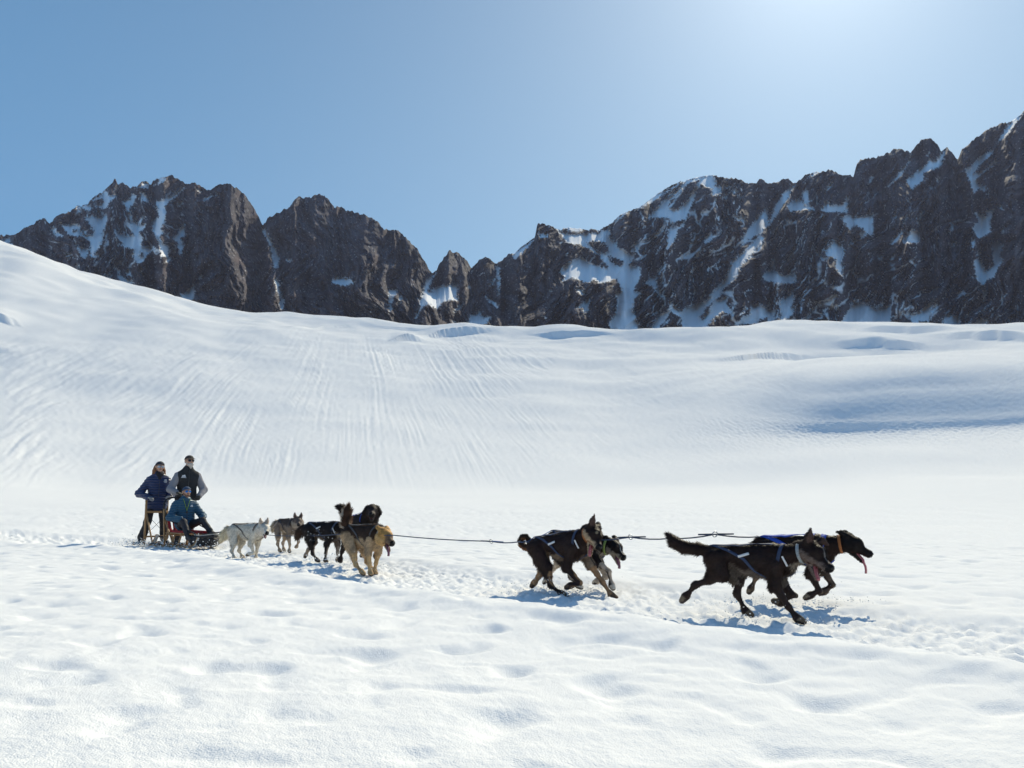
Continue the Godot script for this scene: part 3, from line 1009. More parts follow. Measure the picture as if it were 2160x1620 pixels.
func dog_bones(d: Dictionary) -> Array:
	var b := []
	var pitch := deg_to_rad(d.get("pitch", 0.0))
	var lift: float = d.get("lift", 0.0)
	var fat: float = d.get("fat", 1.0)
	var tr := func(x: float, y: float) -> Vector3: return Vector3(x * cos(pitch) - (y - 0.5) * sin(pitch), 0.5 + lift + x * sin(pitch) + (y - 0.5) * cos(pitch), 0.0)
	var rump: Vector3 = tr.call(-0.25, 0.495)
	var loin: Vector3 = tr.call(-0.09, 0.505)
	var ribs: Vector3 = tr.call(0.02, 0.468)
	var chest: Vector3 = tr.call(0.16, 0.452)
	var withers: Vector3 = tr.call(0.17, 0.525)
	var fore: Vector3 = tr.call(0.255, 0.44)
	var nb: Vector3 = tr.call(0.235, 0.51)
	b.append(bone(rump, loin, 0.092 * fat, 0.084 * fat, TORSO, 0.86))
	b.append(bone(loin, ribs, 0.080 * fat, 0.112 * fat, TORSO, 0.80))
	b.append(bone(ribs, chest, 0.112 * fat, 0.128 * fat, TORSO, 0.78))
	b.append(bone(chest, fore, 0.120 * fat, 0.082 * fat, TORSO, 0.82))
	b.append(bone(loin + Vector3(0, 0.012, 0), withers, 0.066, 0.066, TORSO, 0.8))
	var hd: Vector3 = d.head
	var dir: Vector3 = d.look.normalized()
	b.append(bone(withers, nb, 0.07, 0.082 * fat, NECK))
	b.append(bone(nb, hd - dir * 0.035 - Vector3(0, 0.012, 0), 0.088 * fat, 0.066 * fat, NECK))
	for s in 2:
		var side := 0.078 if s == 0 else -0.078
		var sg := 1.0 if s == 0 else -1.0
		var fl: Array = d.front[s]
		var sh: Vector3 = tr.call(0.195, 0.435) + Vector3(0, 0, side)
		var el := v3(fl[0], side * 1.02)
		var wr := v3(fl[1], side * 0.92)
		var pw := v3(fl[2], side * 0.9)
		var toe := v3(fl[3], side * 0.95)
		b.append(bone(sh, el, 0.058 * fat, 0.040, FORE, 0.85))
		b.append(bone(el, el.lerp(wr, 0.5), 0.033, 0.021, FORE_LOW))
		b.append(bone(el.lerp(wr, 0.5), wr, 0.021, 0.0175, FORE_LOW))
		b.append(bone(wr, pw, 0.0185, 0.0165, FORE_LOW))
		for q in 3:
			b.append(bone(pw, toe + Vector3(0, 0, (q - 1) * 0.013), 0.0145, 0.0105, PAW))
		var hl: Array = d.hind[s]
		var hip: Vector3 = tr.call(-0.235, 0.475) + Vector3(0, 0, side * 0.85)
		var kn := v3(hl[0], side * 1.1)
		var hk := v3(hl[1], side)
		pw = v3(hl[2], side)
		toe = v3(hl[3], side)
		b.append(bone(hip, kn, 0.080 * fat, 0.044, HIND, 0.72))
		b.append(bone(hip.lerp(kn, 0.5) + Vector3(-0.03, -0.02, 0.0), kn.lerp(hk, 0.5), 0.055, 0.027, HIND, 0.75))
		b.append(bone(kn, hk, 0.036, 0.0175, HIND_LOW))
		b.append(bone(hk, pw, 0.0175, 0.016, HIND_LOW))
		b.append(bone(hk, hk + (hk - kn).normalized() * 0.015, 0.016, 0.011, HIND_LOW))
		for q in 3:
			b.append(bone(pw, toe + Vector3(0, 0, (q - 1) * 0.012), 0.0145, 0.0105, PAW))
	var tl: Array = d.tail
	for i in tl.size() - 1:
		b.append(bone(v3(tl[i], 0.0), v3(tl[i + 1], 0.0), d.tail_r[i], d.tail_r[i + 1], TAIL))
	return b


func head_bones(d: Dictionary) -> Array:
	var b := []
	var jaw := deg_to_rad(d.get("jaw", 20.0))
	b.append(bone(Vector3(-0.035, 0.002, 0), Vector3(0.03, 0.010, 0), 0.060, 0.052))
	b.append(bone(Vector3(-0.08, -0.035, 0), Vector3(-0.03, -0.012, 0), 0.062, 0.058))
	for s in [-1.0, 1.0]:
		b.append(bone(Vector3(-0.015, -0.022, 0.034 * s), Vector3(0.035, -0.022, 0.026 * s), 0.038, 0.030))
		b.append(bone(Vector3(0.038, 0.022, 0.020 * s), Vector3(0.062, 0.008, 0.014 * s), 0.020, 0.016))
		b.append(bone(Vector3(0.055, -0.022, 0.016 * s), Vector3(0.138, -0.030, 0.009 * s), 0.0195, 0.0155))
		var fold: int = d.ears[0 if s > 0.0 else 1]
		if fold == 0:      # pricked
			b.append(bone(Vector3(-0.032, 0.048, 0.036 * s), Vector3(-0.038, 0.088, 0.046 * s), 0.0255, 0.018))
			b.append(bone(Vector3(-0.038, 0.088, 0.046 * s), Vector3(-0.046, 0.138, 0.054 * s), 0.018, 0.0045))
		elif fold == 1:    # half folded, the tip forward
			b.append(bone(Vector3(-0.032, 0.045, 0.038 * s), Vector3(-0.034, 0.078, 0.058 * s), 0.0235, 0.016))
			b.append(bone(Vector3(-0.034, 0.078, 0.058 * s), Vector3(-0.008, 0.068, 0.088 * s), 0.016, 0.006))
		elif fold == 2:    # laid back
			b.append(bone(Vector3(-0.040, 0.045, 0.036 * s), Vector3(-0.088, 0.056, 0.050 * s), 0.023, 0.013))
			b.append(bone(Vector3(-0.088, 0.056, 0.050 * s), Vector3(-0.118, 0.048, 0.056 * s), 0.012, 0.005))
		else:              # hanging
			b.append(bone(Vector3(-0.02, 0.035, 0.052 * s), Vector3(-0.015, -0.02, 0.082 * s), 0.024, 0.022))
	b.append(bone(Vector3(0.05, -0.004, 0), Vector3(0.142, -0.016, 0), 0.031, 0.0215))
	b.append(bone(Vector3(0.150, -0.012, 0), Vector3(0.156, -0.014, 0), 0.0165, 0.0145))
	var root := Vector3(0.012, -0.048, 0)
	b.append(bone(root, root + Vector3(cos(jaw), -sin(jaw), 0) * 0.115, 0.029, 0.0145, 1))
	if d.get("ruff", 0.0) > 0.0:
		var r: float = d.ruff
		b.append(bone(Vector3(-0.03, -0.02, 0.05), Vector3(-0.02, -0.05, 0.04), r, r))
		b.append(bone(Vector3(-0.03, -0.02, -0.05), Vector3(-0.02, -0.05, -0.04), r, r))
		b.append(bone(Vector3(-0.04, 0.02, 0), Vector3(-0.03, -0.06, 0), r * 1.2, r * 1.2))
	return b


func head_basis(d: Dictionary) -> Transform3D:
	var x: Vector3 = d.look.normalized()
	var up: Vector3 = d.get("crown", Vector3.UP)
	var z := x.cross(up).normalized()
	var k: float = d.get("head_size", 1.0)
	return Transform3D(Basis(x * k, z.cross(x).normalized() * k, z * k), d.head)


func coat_color(d: Dictionary, p: Vector3, n: Vector3, what: int) -> Color:
	var c: Dictionary = d.coat
	var q := n_fur.get_noise_3dv(p * 1.0)
	var fine := n_fur.get_noise_3dv(p * 4.0)
	var base_c: Color = c.main
	var out := base_c
	var sd := 1.0 if p.z > 0.0 else -1.0
	match what:
		TORSO:
			if c.has("flank"): out = mixed(c.flank, base_c, (p.y - c.line - 0.06 * q + 0.12 * p.x) / 0.03 + 0.5)
			out = mixed(out, c.under, (-n.y - 0.50 + 0.3 * q) / 0.2)
			if c.has("bib"): out = mixed(out, c.bib, (p.x - 0.285 + 0.05 * q) / 0.03 * (1.0 if n.y < 0.3 else 0.0))
		NECK:
			if c.has("flank"): out = mixed(c.flank, base_c, (n.y + 0.45 + 0.4 * q) / 0.25)
			if c.has("bib"): out = mixed(out, c.bib, (-n.y + n.x * 0.7 - 0.8 + 0.3 * q) / 0.2)
		FORE:
			if c.has("flank"): out = mixed(c.flank, base_c, (p.y - c.line - 0.02) / 0.03)
			out = mixed(out, c.under, (-n.z * sd - 0.25 + 0.3 * q) / 0.25)
		FORE_LOW:
			out = mixed(c.get("leg_top", base_c), c.leg, (0.5 * n.x + 0.5 * (-n.z * sd) + c.get("leg_bias", 0.0) + 0.5 * q) / 0.3 + 0.3)
		HIND:
			if c.has("flank"): out = mixed(c.flank, base_c, (p.y - c.line - 0.05) / 0.04)
			out = mixed(out, c.under, (-n.z * sd + 0.25 * n.x - 0.2 + 0.3 * q) / 0.25)
			if c.has("breech"): out = mixed(out, c.breech, (-n.x - 0.5 + 0.2 * q) / 0.2)
		HIND_LOW:
			out = mixed(c.get("leg_top", base_c), c.leg, (0.6 * n.x + 0.4 * (-n.z * sd) + c.get("leg_bias", 0.0) + 0.5 * q) / 0.3 + 0.3)
		PAW:
			out = c.paw
			if n.y < -0.3: out = Color(0.03, 0.022, 0.02)
		TAIL:
			out = c.get("tail", base_c)
			if c.has("tail_under"): out = mixed(out, c.tail_under, (n.x * c.get("tail_face", 0.0) - n.y * (1.0 - absf(c.get("tail_face", 0.0))) - 0.1 + 0.3 * q) / 0.25)
	return out * (1.0 + 0.35 * fine + 0.35 * q)


func face_color(d: Dictionary, p: Vector3, n: Vector3, jaw_part: bool) -> Color:
	var c: Dictionary = d.coat
	var q := n_fur.get_noise_3dv(p * 3.0 + Vector3(5, 5, 5))
	var out: Color = c.get("face", c.main)
	if c.has("mask"):        # pale muzzle sides and cheeks
		out = mixed(out, c.mask, (-p.y * 22.0 + absf(p.z) * 10.0 - 0.42 + 0.35 * q) / 0.35 * (1.0 if p.x > -0.06 else 0.0))
	if c.has("snout"):       # a different muzzle
		out = mixed(out, c.snout, (p.x - 0.055 + 0.01 * q) / 0.02)
	if c.has("blaze"):
		out = mixed(out, c.blaze, (0.007 - absf(p.z) + 0.004 * q) / 0.004 * (1.0 if p.x > 0.02 and p.y > -0.02 else 0.0))
	if c.has("brow"):
		out = mixed(out, c.brow, (0.0125 - Vector2(p.x - 0.058, absf(p.z) - 0.020).length()) / 0.004 * (1.0 if p.y > 0.01 else 0.0))
	if p.x > 0.149 and not jaw_part: out = Color(0.008, 0.007, 0.008)
	# ears: inside of the shell
	if p.y > 0.06 and n.x > 0.35: out = mixed(out, c.get("ear", Color(0.10, 0.06, 0.05)), 0.7)
	# open mouth
	if p.x > 0.035 and p.x < 0.14:
		if not jaw_part and n.y < -0.72: out = Color(0.05, 0.012, 0.012)
		if jaw_part and n.y > 0.55 and absf(p.z) < 0.02: out = Color(0.16, 0.035, 0.035)
		if jaw_part and n.y > 0.2 and absf(p.z) >= 0.013: out = Color(0.03, 0.02, 0.02)
	return out * (1.0 + 0.25 * q)


func fur_length(what: int, p: Vector3, n: Vector3, c: Dictionary) -> float:
	match what:
		TORSO: return 0.018 + 0.022 * clampf(-n.y, 0.0, 1.0)
		NECK: return 0.030
		FORE: return 0.016 + 0.016 * clampf(-n.x, 0.0, 1.0)
		HIND: return 0.018 + 0.026 * clampf(-n.x, 0.0, 1.0)
		FORE_LOW: return 0.007
		HIND_LOW: return 0.008
		PAW: return 0.005
		TAIL: return c.get("brush", 0.05)
		HEAD: return 0.014
	return 0.01


func fur_coat(v: PackedVector3Array, n: PackedVector3Array, col: PackedColorArray, tags: PackedInt32Array, c: Dictionary, per: float, rng: RandomNumberGenerator, tail_dir: Array) -> ArrayMesh:
	var fv := PackedVector3Array()
	var fn := PackedVector3Array()
	var fc := PackedColorArray()
	var thick: float = c.get("shag", 1.0)
	for i in v.size():
		var what := tags[i]
		var times := per
		if what == TAIL: times *= 1.6
		var cnt := int(times) + (1 if rng.randf() < times - int(times) else 0)
		for k in cnt:
			var nn := n[i]
			var len := fur_length(what, v[i], nn, c) * thick * rng.randf_range(0.6, 1.25)
			var flow := Vector3(-1, -0.35, 0)
			if what == FORE_LOW or what == HIND_LOW or what == PAW: flow = Vector3(-0.2, -1, 0)
			elif what == FORE or what == HIND: flow = Vector3(-0.75, -0.8, 0)
			elif what == NECK: flow = Vector3(-0.9, -0.7, 0)
			elif what == HEAD: flow = Vector3(-0.9, -0.25, 0)
			elif what == TAIL:
				var best := 1e9
				for q in tail_dir.size() - 1:
					var a := v3(tail_dir[q], 0.0)
					var b := v3(tail_dir[q + 1], 0.0)
					var dd := v[i].distance_squared_to((a + b) * 0.5)
					if dd < best:
						best = dd
						flow = (b - a).normalized() * 1.3 + Vector3(0, -0.35, 0)
			flow -= nn * flow.dot(nn)
			var dir := (nn * rng.randf_range(0.35, 0.75) + flow.normalized() * 0.8 + Vector3(rng.randf_range(-1, 1), rng.randf_range(-1, 1), rng.randf_range(-1, 1)) * 0.22).normalized()
			var p := v[i] + Vector3(rng.randf_range(-1, 1), rng.randf_range(-1, 1), rng.randf_range(-1, 1)) * 0.006 - nn * 0.003
			var side := dir.cross(nn).normalized().rotated(dir, rng.randf_range(-0.8, 0.8)) * (0.0022 + len * 0.05)
			fv.append(p - side); fv.append(p + dir * len + Vector3(0, -len * 0.12, 0)); fv.append(p + side)
			var m := (nn * 0.8 + dir * 0.35).normalized()
			fn.append(m); fn.append(m); fn.append(m)
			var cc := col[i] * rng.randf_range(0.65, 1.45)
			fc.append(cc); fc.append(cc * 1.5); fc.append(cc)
	var idx := PackedInt32Array()
	idx.resize(fv.size())
	for i in fv.size(): idx[i] = i
	return array_mesh(fv, fn, idx, fc)


func hug(bones: Array, axis: Vector3, dir: Vector3, gap: float) -> Vector3:   # out from the axis to just above the coat
	var u := dir.normalized()
	var t := 0.34
	for i in 40:
		var f := field_at(bones, axis + u * t, 0.0135)
		t -= maxf(f - gap, 0.0) * 0.7 + 0.0004
		if f < gap + 0.001 or t < 0.0: break
	return axis + u * t


func strap(bones: Array, axes: Array, width: float, gap: float, closed := false) -> ArrayMesh:
	var pts := []
	var nor := []
	var cnt := axes.size()
	for i in cnt:
		var nxt: Array = axes[(i + 1) % cnt] if closed or i < cnt - 1 else axes[i]
		for s in 4:
			if i == cnt - 1 and not closed and s > 0: break
			var a: Vector3 = (axes[i][0] as Vector3).lerp(nxt[0], s / 4.0)
			var u: Vector3 = (axes[i][1] as Vector3).normalized().lerp((nxt[1] as Vector3).normalized(), s / 4.0)
			pts.append(hug(bones, a, u, gap))
			nor.append(u.normalized())
	var st := begin()
	ribbon(st, pts, nor, width, 0.004, closed)
	return finish(st, false)


func ring_axes(c: Vector3, axis: Vector3, cnt := 10) -> Array:
	var u := axis.cross(Vector3.BACK).normalized()
	var w := axis.cross(u).normalized()
	var out := []
	for i in cnt: out.append([c, u * cos(TAU * i / cnt) + w * sin(TAU * i / cnt)])
	return out


func make_dog(called: String, label: String, group: String, at: Vector3, heading: float, d: Dictionary) -> Node3D:
	if n_fur == null: n_fur = noise(91, 6.0, 2)
	var rng := RandomNumberGenerator.new()
	rng.seed = hash(called + label)
	var size: float = d.get("size", 1.0)
	var root := base(called, at, -heading)
	root.scale = Vector3(size * d.get("long", 1.0), size, size)
	tag(root, label, "dog", group)
	var bones := dog_bones(d)
	var fine: float = d.get("cell", 0.012)
	var b := blob(bones, fine, 0.0135)
	var v: PackedVector3Array = b.v
	var n: PackedVector3Array = b.n
	var idx: PackedInt32Array = b.idx
	var tags: PackedInt32Array = b.tags
	var col := PackedColorArray()
	for i in v.size(): col.append(coat_color(d, v[i], n[i], tags[i]))
	var hb := blob(head_bones(d), fine * 0.5, 0.007)
	var xf := head_basis(d)
	var off := v.size()
	var hv: PackedVector3Array = hb.v
	var hn: PackedVector3Array = hb.n
	var ht: PackedInt32Array = hb.tags
	for i in hv.size():
		v.append(xf * hv[i])
		n.append((xf.basis * hn[i]).normalized())
		col.append(face_color(d, hv[i], hn[i], ht[i] == 1))
		tags.append(HEAD if hv[i].x < 0.045 and (hv[i].y < 0.062 or d.get("ruff", 0.0) > 0.0) else 99)
	var hidx: PackedInt32Array = hb.idx
	for i in hidx: idx.append(i + off)
	put("body", array_mesh(v, n, idx, col), fur_mat, root)
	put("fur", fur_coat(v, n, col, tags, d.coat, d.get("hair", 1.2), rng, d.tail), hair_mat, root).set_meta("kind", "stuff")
	# eyes, nose, tongue
	for s in [-1.0, 1.0]:
		var e := SphereMesh.new()
		e.radius = 0.0085
		e.height = 0.017
		e.radial_segments = 12
		e.rings = 6
		var o := put("eye", e, solid("eye", 0.012, 0.008, 0.006, 0.15), root)
		o.transform = Transform3D(Basis().scaled(Vector3.ONE * d.get("head_size", 1.0)), xf * Vector3(0.058, 0.014, 0.0255 * s))
	var ns := SphereMesh.new()
	ns.radius = 0.0125
	ns.height = 0.022
	ns.radial_segments = 12
	ns.rings = 6
	put("nose", ns, solid("nose", 0.008, 0.007, 0.008, 0.35), root).transform = Transform3D(xf.basis, xf * Vector3(0.164, -0.010, 0))
	var jaw := deg_to_rad(d.get("jaw", 20.0))
	var jd := Vector3(cos(jaw), -sin(jaw), 0)
	var tl: float = d.get("tongue", 0.05)
	if tl > 0.0:
		var pts := []
		var nor := []
		var jr := Vector3(0.012, -0.048, 0)
		for i in 5: pts.append(xf * (jr + jd * (0.03 + 0.092 * i / 4.0) + Vector3(0, 0.020, 0.004 * i)))
		var drop := Vector3(0, -1, 0)
		var from: Vector3 = pts[-1]
		for i in 4: pts.append(from + (xf.basis * jd * 0.25 * (1.0 - i / 4.0)).normalized() * 0.012 * (i + 1) * 0.6 + drop * tl * (i + 1) / 4.0 + Vector3(0.006 * sin(i * 1.3), 0, 0))
		for i in pts.size():
			var q: Vector3 = pts[mini(i + 1, pts.size() - 1)] - pts[maxi(i - 1, 0)]
			nor.append((xf.basis.z).cross(q).normalized())
		var st := begin()
		ribbon(st, pts, nor, 0.036 if tl > 0.09 else 0.027, 0.010)
		put("tongue", finish(st, true), solid(d.get("tongue_mat", "tongue"), 0.36, 0.10, 0.11, 0.4) if d.get("tongue_mat", "tongue") == "tongue" else solid("dark_tongue", 0.17, 0.06, 0.09, 0.4), root)
	# lower teeth and fangs
	if d.get("jaw", 20.0) > 18.0 and fine < 0.0125:
		for s in [-1.0, 1.0]:
			var lp := Vector3(0.012, -0.048, 0) + jd * 0.108
			for pr in [[Vector3(0.126, -0.036, 0.013 * s), Vector3(0.124, -0.058, 0.0135 * s)], [lp + Vector3(0, 0.010, 0.0105 * s), lp + Vector3(0.003, 0.028, 0.011 * s)]]:
				var st := begin()
				tube(st, [xf * (pr[0] as Vector3), xf * (pr[1] as Vector3)], [0.0042, 0.0008], 5)
				put("tooth", finish(st), solid("teeth", 0.62, 0.58, 0.48, 0.4), root)
	# harness and collar hug the coat
	var web := solid(d.web, d.web_c.x, d.web_c.y, d.web_c.z, 0.75)
	bones = bones.slice(0, 7)      # the trunk alone
	var nb: Vector3 = (bones[5] as Array)[1]
	var hd: Vector3 = d.head
	var ndir := (hd - nb).normalized()
	var gap := 0.012
	var ww: float = d.get("web_w", 1.0)
	var loop := put("harness", strap(bones, ring_axes(nb + ndir * 0.015 + Vector3(-0.02, -0.02, 0), (ndir + Vector3(0.5, -0.45, 0)).normalized()), 0.026 * ww, gap, true), web, root)
	var rump: Vector3 = (bones[0] as Array)[0]
	var loin: Vector3 = (bones[0] as Array)[1]
	var chest: Vector3 = (bones[2] as Array)[1]
	var fore: Vector3 = (bones[3] as Array)[1]
	var wth: Vector3 = (bones[5] as Array)[0]
	for s in [1.0, -1.0]:
		put("strap", strap(bones, [[fore, Vector3(0.8, -0.6, 0.12 * s)], [chest, Vector3(0.1, -1, 0.18 * s)], [chest + Vector3(-0.10, 0.02, 0), Vector3(-0.1, -0.75, 0.65 * s)], [loin + Vector3(0.06, -0.01, 0), Vector3(0, -0.12, s)], [loin + Vector3(-0.06, 0, 0), Vector3(0, 0.55, 0.8 * s)], [rump + Vector3(-0.02, 0.01, 0), Vector3(-0.25, 1, 0.12 * s)]], 0.022 * ww, gap), web, loop)
		put("strap", strap(bones, [[wth, Vector3(0.1, 1, 0.55 * s)], [wth + Vector3(-0.10, -0.02, 0), Vector3(0, 1, 0.05 * s)], [loin + Vector3(0.02, 0, 0), Vector3(0, 0.9, -0.5 * s)], [loin + Vector3(-0.1, 0, 0), Vector3(0, 1, -0.35 * s)], [rump + Vector3(-0.02, 0.01, 0), Vector3(-0.25, 1, -0.05 * s)]], 0.022 * ww, gap + 0.003), web, loop)
	if d.get("reflect", false):
		put("reflector", strap(bones, [[loin + Vector3(0.10, 0, 0), Vector3(0, 0.30, 1)], [loin + Vector3(0.02, 0, 0), Vector3(0, -0.02, 1)]], 0.020, gap + 0.006), solid("reflective_cloth", 0.62, 0.63, 0.64, 0.5), loop)
		put("reflector", strap(bones, [[nb + Vector3(0.0, -0.01, 0), Vector3(0.1, 0.15, 1)], [nb + Vector3(0.02, -0.05, 0), Vector3(0.25, -0.25, 1)]], 0.014, gap + 0.007), solid("reflective_cloth", 0.62, 0.63, 0.64, 0.5), loop)
	if d.has("collar"):
		var cc: Vector3 = d.collar
		put("collar", strap(bones, ring_axes(nb.lerp(hd, 0.62), ndir), 0.024, 0.013, true), solid(d.collar_mat, cc.x, cc.y, cc.z, 0.7), root)
	dogs[called + "/" + label] = root
	root.set_meta("tug", root.transform * hug(bones, rump + Vector3(-0.03, 0.02, 0), Vector3(-0.35, 1, 0), 0.014))
	root.set_meta("neck", root.transform * hug(bones, nb.lerp(hd, 0.62), Vector3(-0.2, 1, -0.4), 0.014))
	return root


func stand(px: float, py: float) -> Vector3:          # a spot on the snow under a bearing
	var p := ground(px, py)
	var r := Vector2(p.x, p.z).length()
	p.y = near_height(p.x, p.z, r) + 0.004
	return p


var team := {}


func build_team() -> void:
	var black := Color(0.0225, 0.0125, 0.0105)
	var g := "sled dogs running in harness"
	team.lead_near = make_dog("sled_dog", "black-brown lead dog with white reflective patch, one ear pricked and one folded, tail streaming", g, stand(1586, 1291), 25.0, {
		"size": 0.94, "long": 1.10,		"cell": 0.0095, "hair": 2.2, "fat": 0.93, "head": Vector3(0.455, 0.548, 0.05), "look": Vector3(0.62, -0.46, 0.60), "crown": Vector3(0.35, 0.9, 0.1), "jaw": 34.0, "tongue": 0.012, "ears": [0, 1], "head_size": 1.27,
		"front": [[[0.185, 0.275], [0.265, 0.125], [0.325, 0.035], [0.365, 0.014]], [[0.215, 0.285], [0.285, 0.20], [0.20, 0.135], [0.155, 0.145]]],
		"hind": [[[-0.185, 0.345], [-0.395, 0.265], [-0.475, 0.165], [-0.505, 0.125]], [[-0.075, 0.36], [-0.115, 0.19], [-0.055, 0.05], [-0.015, 0.022]]],
		"tail": [[-0.30, 0.545], [-0.38, 0.555], [-0.48, 0.565], [-0.56, 0.605], [-0.605, 0.665]], "tail_r": [0.028, 0.030, 0.031, 0.027, 0.010],
		"coat": {"main": black, "under": Color(0.11, 0.09, 0.075), "leg": black, "leg_bias": -0.2, "paw": Color(0.13, 0.10, 0.07), "bib": Color(0.20, 0.17, 0.14), "mask": Color(0.16, 0.12, 0.10), "blaze": Color(0.25, 0.22, 0.2), "brush": 0.046},
		"web": "navy_webbing", "web_c": Vector3(0.028, 0.045, 0.095), "reflect": true, "collar": Vector3(0.30, 0.33, 0.34), "collar_mat": "grey_collar"})
	team.lead_far = make_dog("sled_dog", "dark brown lead dog in a bright blue harness and orange collar, long tongue hanging out", g, stand(1683, 1267), 28.0, {
		"size": 0.97,		"cell": 0.0105, "hair": 1.8, "fat": 0.93, "head": Vector3(0.475, 0.535, 0.0), "look": Vector3(0.90, -0.40, 0.20), "jaw": 24.0, "tongue": 0.095, "ears": [2, 2], "head_size": 1.1,
		"front": [[[0.13, 0.27], [0.195, 0.125], [0.115, 0.085], [0.075, 0.06]], [[0.22, 0.29], [0.29, 0.17], [0.22, 0.11], [0.18, 0.09]]],
		"hind": [[[-0.09, 0.34], [-0.15, 0.18], [-0.05, 0.09], [-0.005, 0.075]], [[-0.2, 0.34], [-0.36, 0.22], [-0.42, 0.10], [-0.44, 0.07]]],
		"tail": [[-0.30, 0.54], [-0.36, 0.47], [-0.40, 0.39], [-0.42, 0.33]], "tail_r": [0.03, 0.034, 0.03, 0.012],
		"coat": {"main": Color(0.027, 0.0145, 0.011), "under": Color(0.06, 0.045, 0.035), "leg": Color(0.10, 0.07, 0.05), "leg_bias": -0.25, "paw": Color(0.20, 0.15, 0.10), "face": Color(0.016, 0.011, 0.010)},
		"web": "blue_webbing", "web_w": 1.7, "web_c": Vector3(0.02, 0.075, 0.42), "collar": Vector3(0.32, 0.105, 0.025), "collar_mat": "orange_collar"})
	team.swing_near = make_dog("sled_dog", "black and tan dog with a tightly curled tail, mouth wide open, behind the lead pair", g, stand(1180, 1245), 35.0, {
		"cell": 0.0105, "hair": 1.9, "fat": 0.96, "pitch": 7.0, "head": Vector3(0.40, 0.60, 0.02), "look": Vector3(0.66, -0.50, 0.52), "crown": Vector3(0.3, 0.9, -0.15), "jaw": 42.0, "tongue": 0.008, "ears": [0, 2], "head_size": 1.22,
		"front": [[[0.132, 0.28], [0.275, 0.145], [0.17, 0.115], [0.125, 0.095]], [[0.31, 0.30], [0.44, 0.15], [0.53, 0.035], [0.575, 0.014]]],
		"hind": [[[-0.075, 0.275], [-0.055, 0.105], [0.075, 0.030], [0.125, 0.012]], [[-0.22, 0.27], [-0.29, 0.165], [-0.345, 0.10], [-0.375, 0.065]]],
		"tail": [[-0.29, 0.475], [-0.345, 0.450], [-0.40, 0.452], [-0.447, 0.478], [-0.458, 0.520], [-0.435, 0.556], [-0.39, 0.560], [-0.357, 0.530], [-0.352, 0.490]], "tail_r": [0.026, 0.021, 0.019, 0.018, 0.017, 0.015, 0.013, 0.011, 0.005],
		"coat": {"main": Color(0.0235, 0.0125, 0.0105), "under": Color(0.22, 0.16, 0.11), "leg": Color(0.30, 0.17, 0.085), "leg_bias": 0.0, "paw": Color(0.10, 0.06, 0.035), "mask": Color(0.42, 0.31, 0.20), "brow": Color(0.40, 0.30, 0.19), "bib": Color(0.04, 0.025, 0.02), "tail": Color(0.032, 0.017, 0.011), "tail_under": Color(0.14, 0.06, 0.025), "brush": 0.020},
		"web": "navy_webbing", "web_c": Vector3(0.028, 0.045, 0.095), "reflect": true, "collar": Vector3(0.32, 0.105, 0.025), "collar_mat": "orange_collar"})
	var sn: Vector3 = team.swing_near.position
	team.swing_far = make_dog("sled_dog", "black dog with white paws and lime collar, half hidden by the curl-tailed dog", g, sn + Vector3(0.20, 0.0, -0.42), 33.0, {
		"cell": 0.011, "hair": 1.7, "pitch": -4.0, "head": Vector3(0.44, 0.455, 0.0), "look": Vector3(0.80, -0.45, 0.36), "jaw": 28.0, "tongue": 0.035, "tongue_mat": "dark", "ears": [2, 2], "head_size": 1.1,
		"front": [[[0.29, 0.30], [0.41, 0.225], [0.435, 0.09], [0.455, 0.06]], [[0.24, 0.27], [0.31, 0.15], [0.21, 0.11], [0.17, 0.09]]],
		"hind": [[[-0.06, 0.30], [-0.02, 0.15], [0.06, 0.07], [0.10, 0.05]], [[-0.2, 0.30], [-0.33, 0.20], [-0.40, 0.09], [-0.43, 0.06]]],
		"tail": [[-0.30, 0.52], [-0.36, 0.46], [-0.40, 0.38], [-0.42, 0.32]], "tail_r": [0.03, 0.034, 0.03, 0.012],
		"coat": {"main": Color(0.017, 0.011, 0.010), "under": Color(0.40, 0.34, 0.27), "leg": Color(0.42, 0.35, 0.28), "leg_bias": 0.25, "paw": Color(0.50, 0.46, 0.40), "bib": Color(0.46, 0.40, 0.33), "mask": Color(0.30, 0.26, 0.21), "blaze": Color(0.40, 0.37, 0.33), "brow": Color(0.12, 0.08, 0.06)},
		"web": "navy_webbing", "web_c": Vector3(0.028, 0.045, 0.095), "collar": Vector3(0.22, 0.29, 0.07), "collar_mat": "lime_collar"})
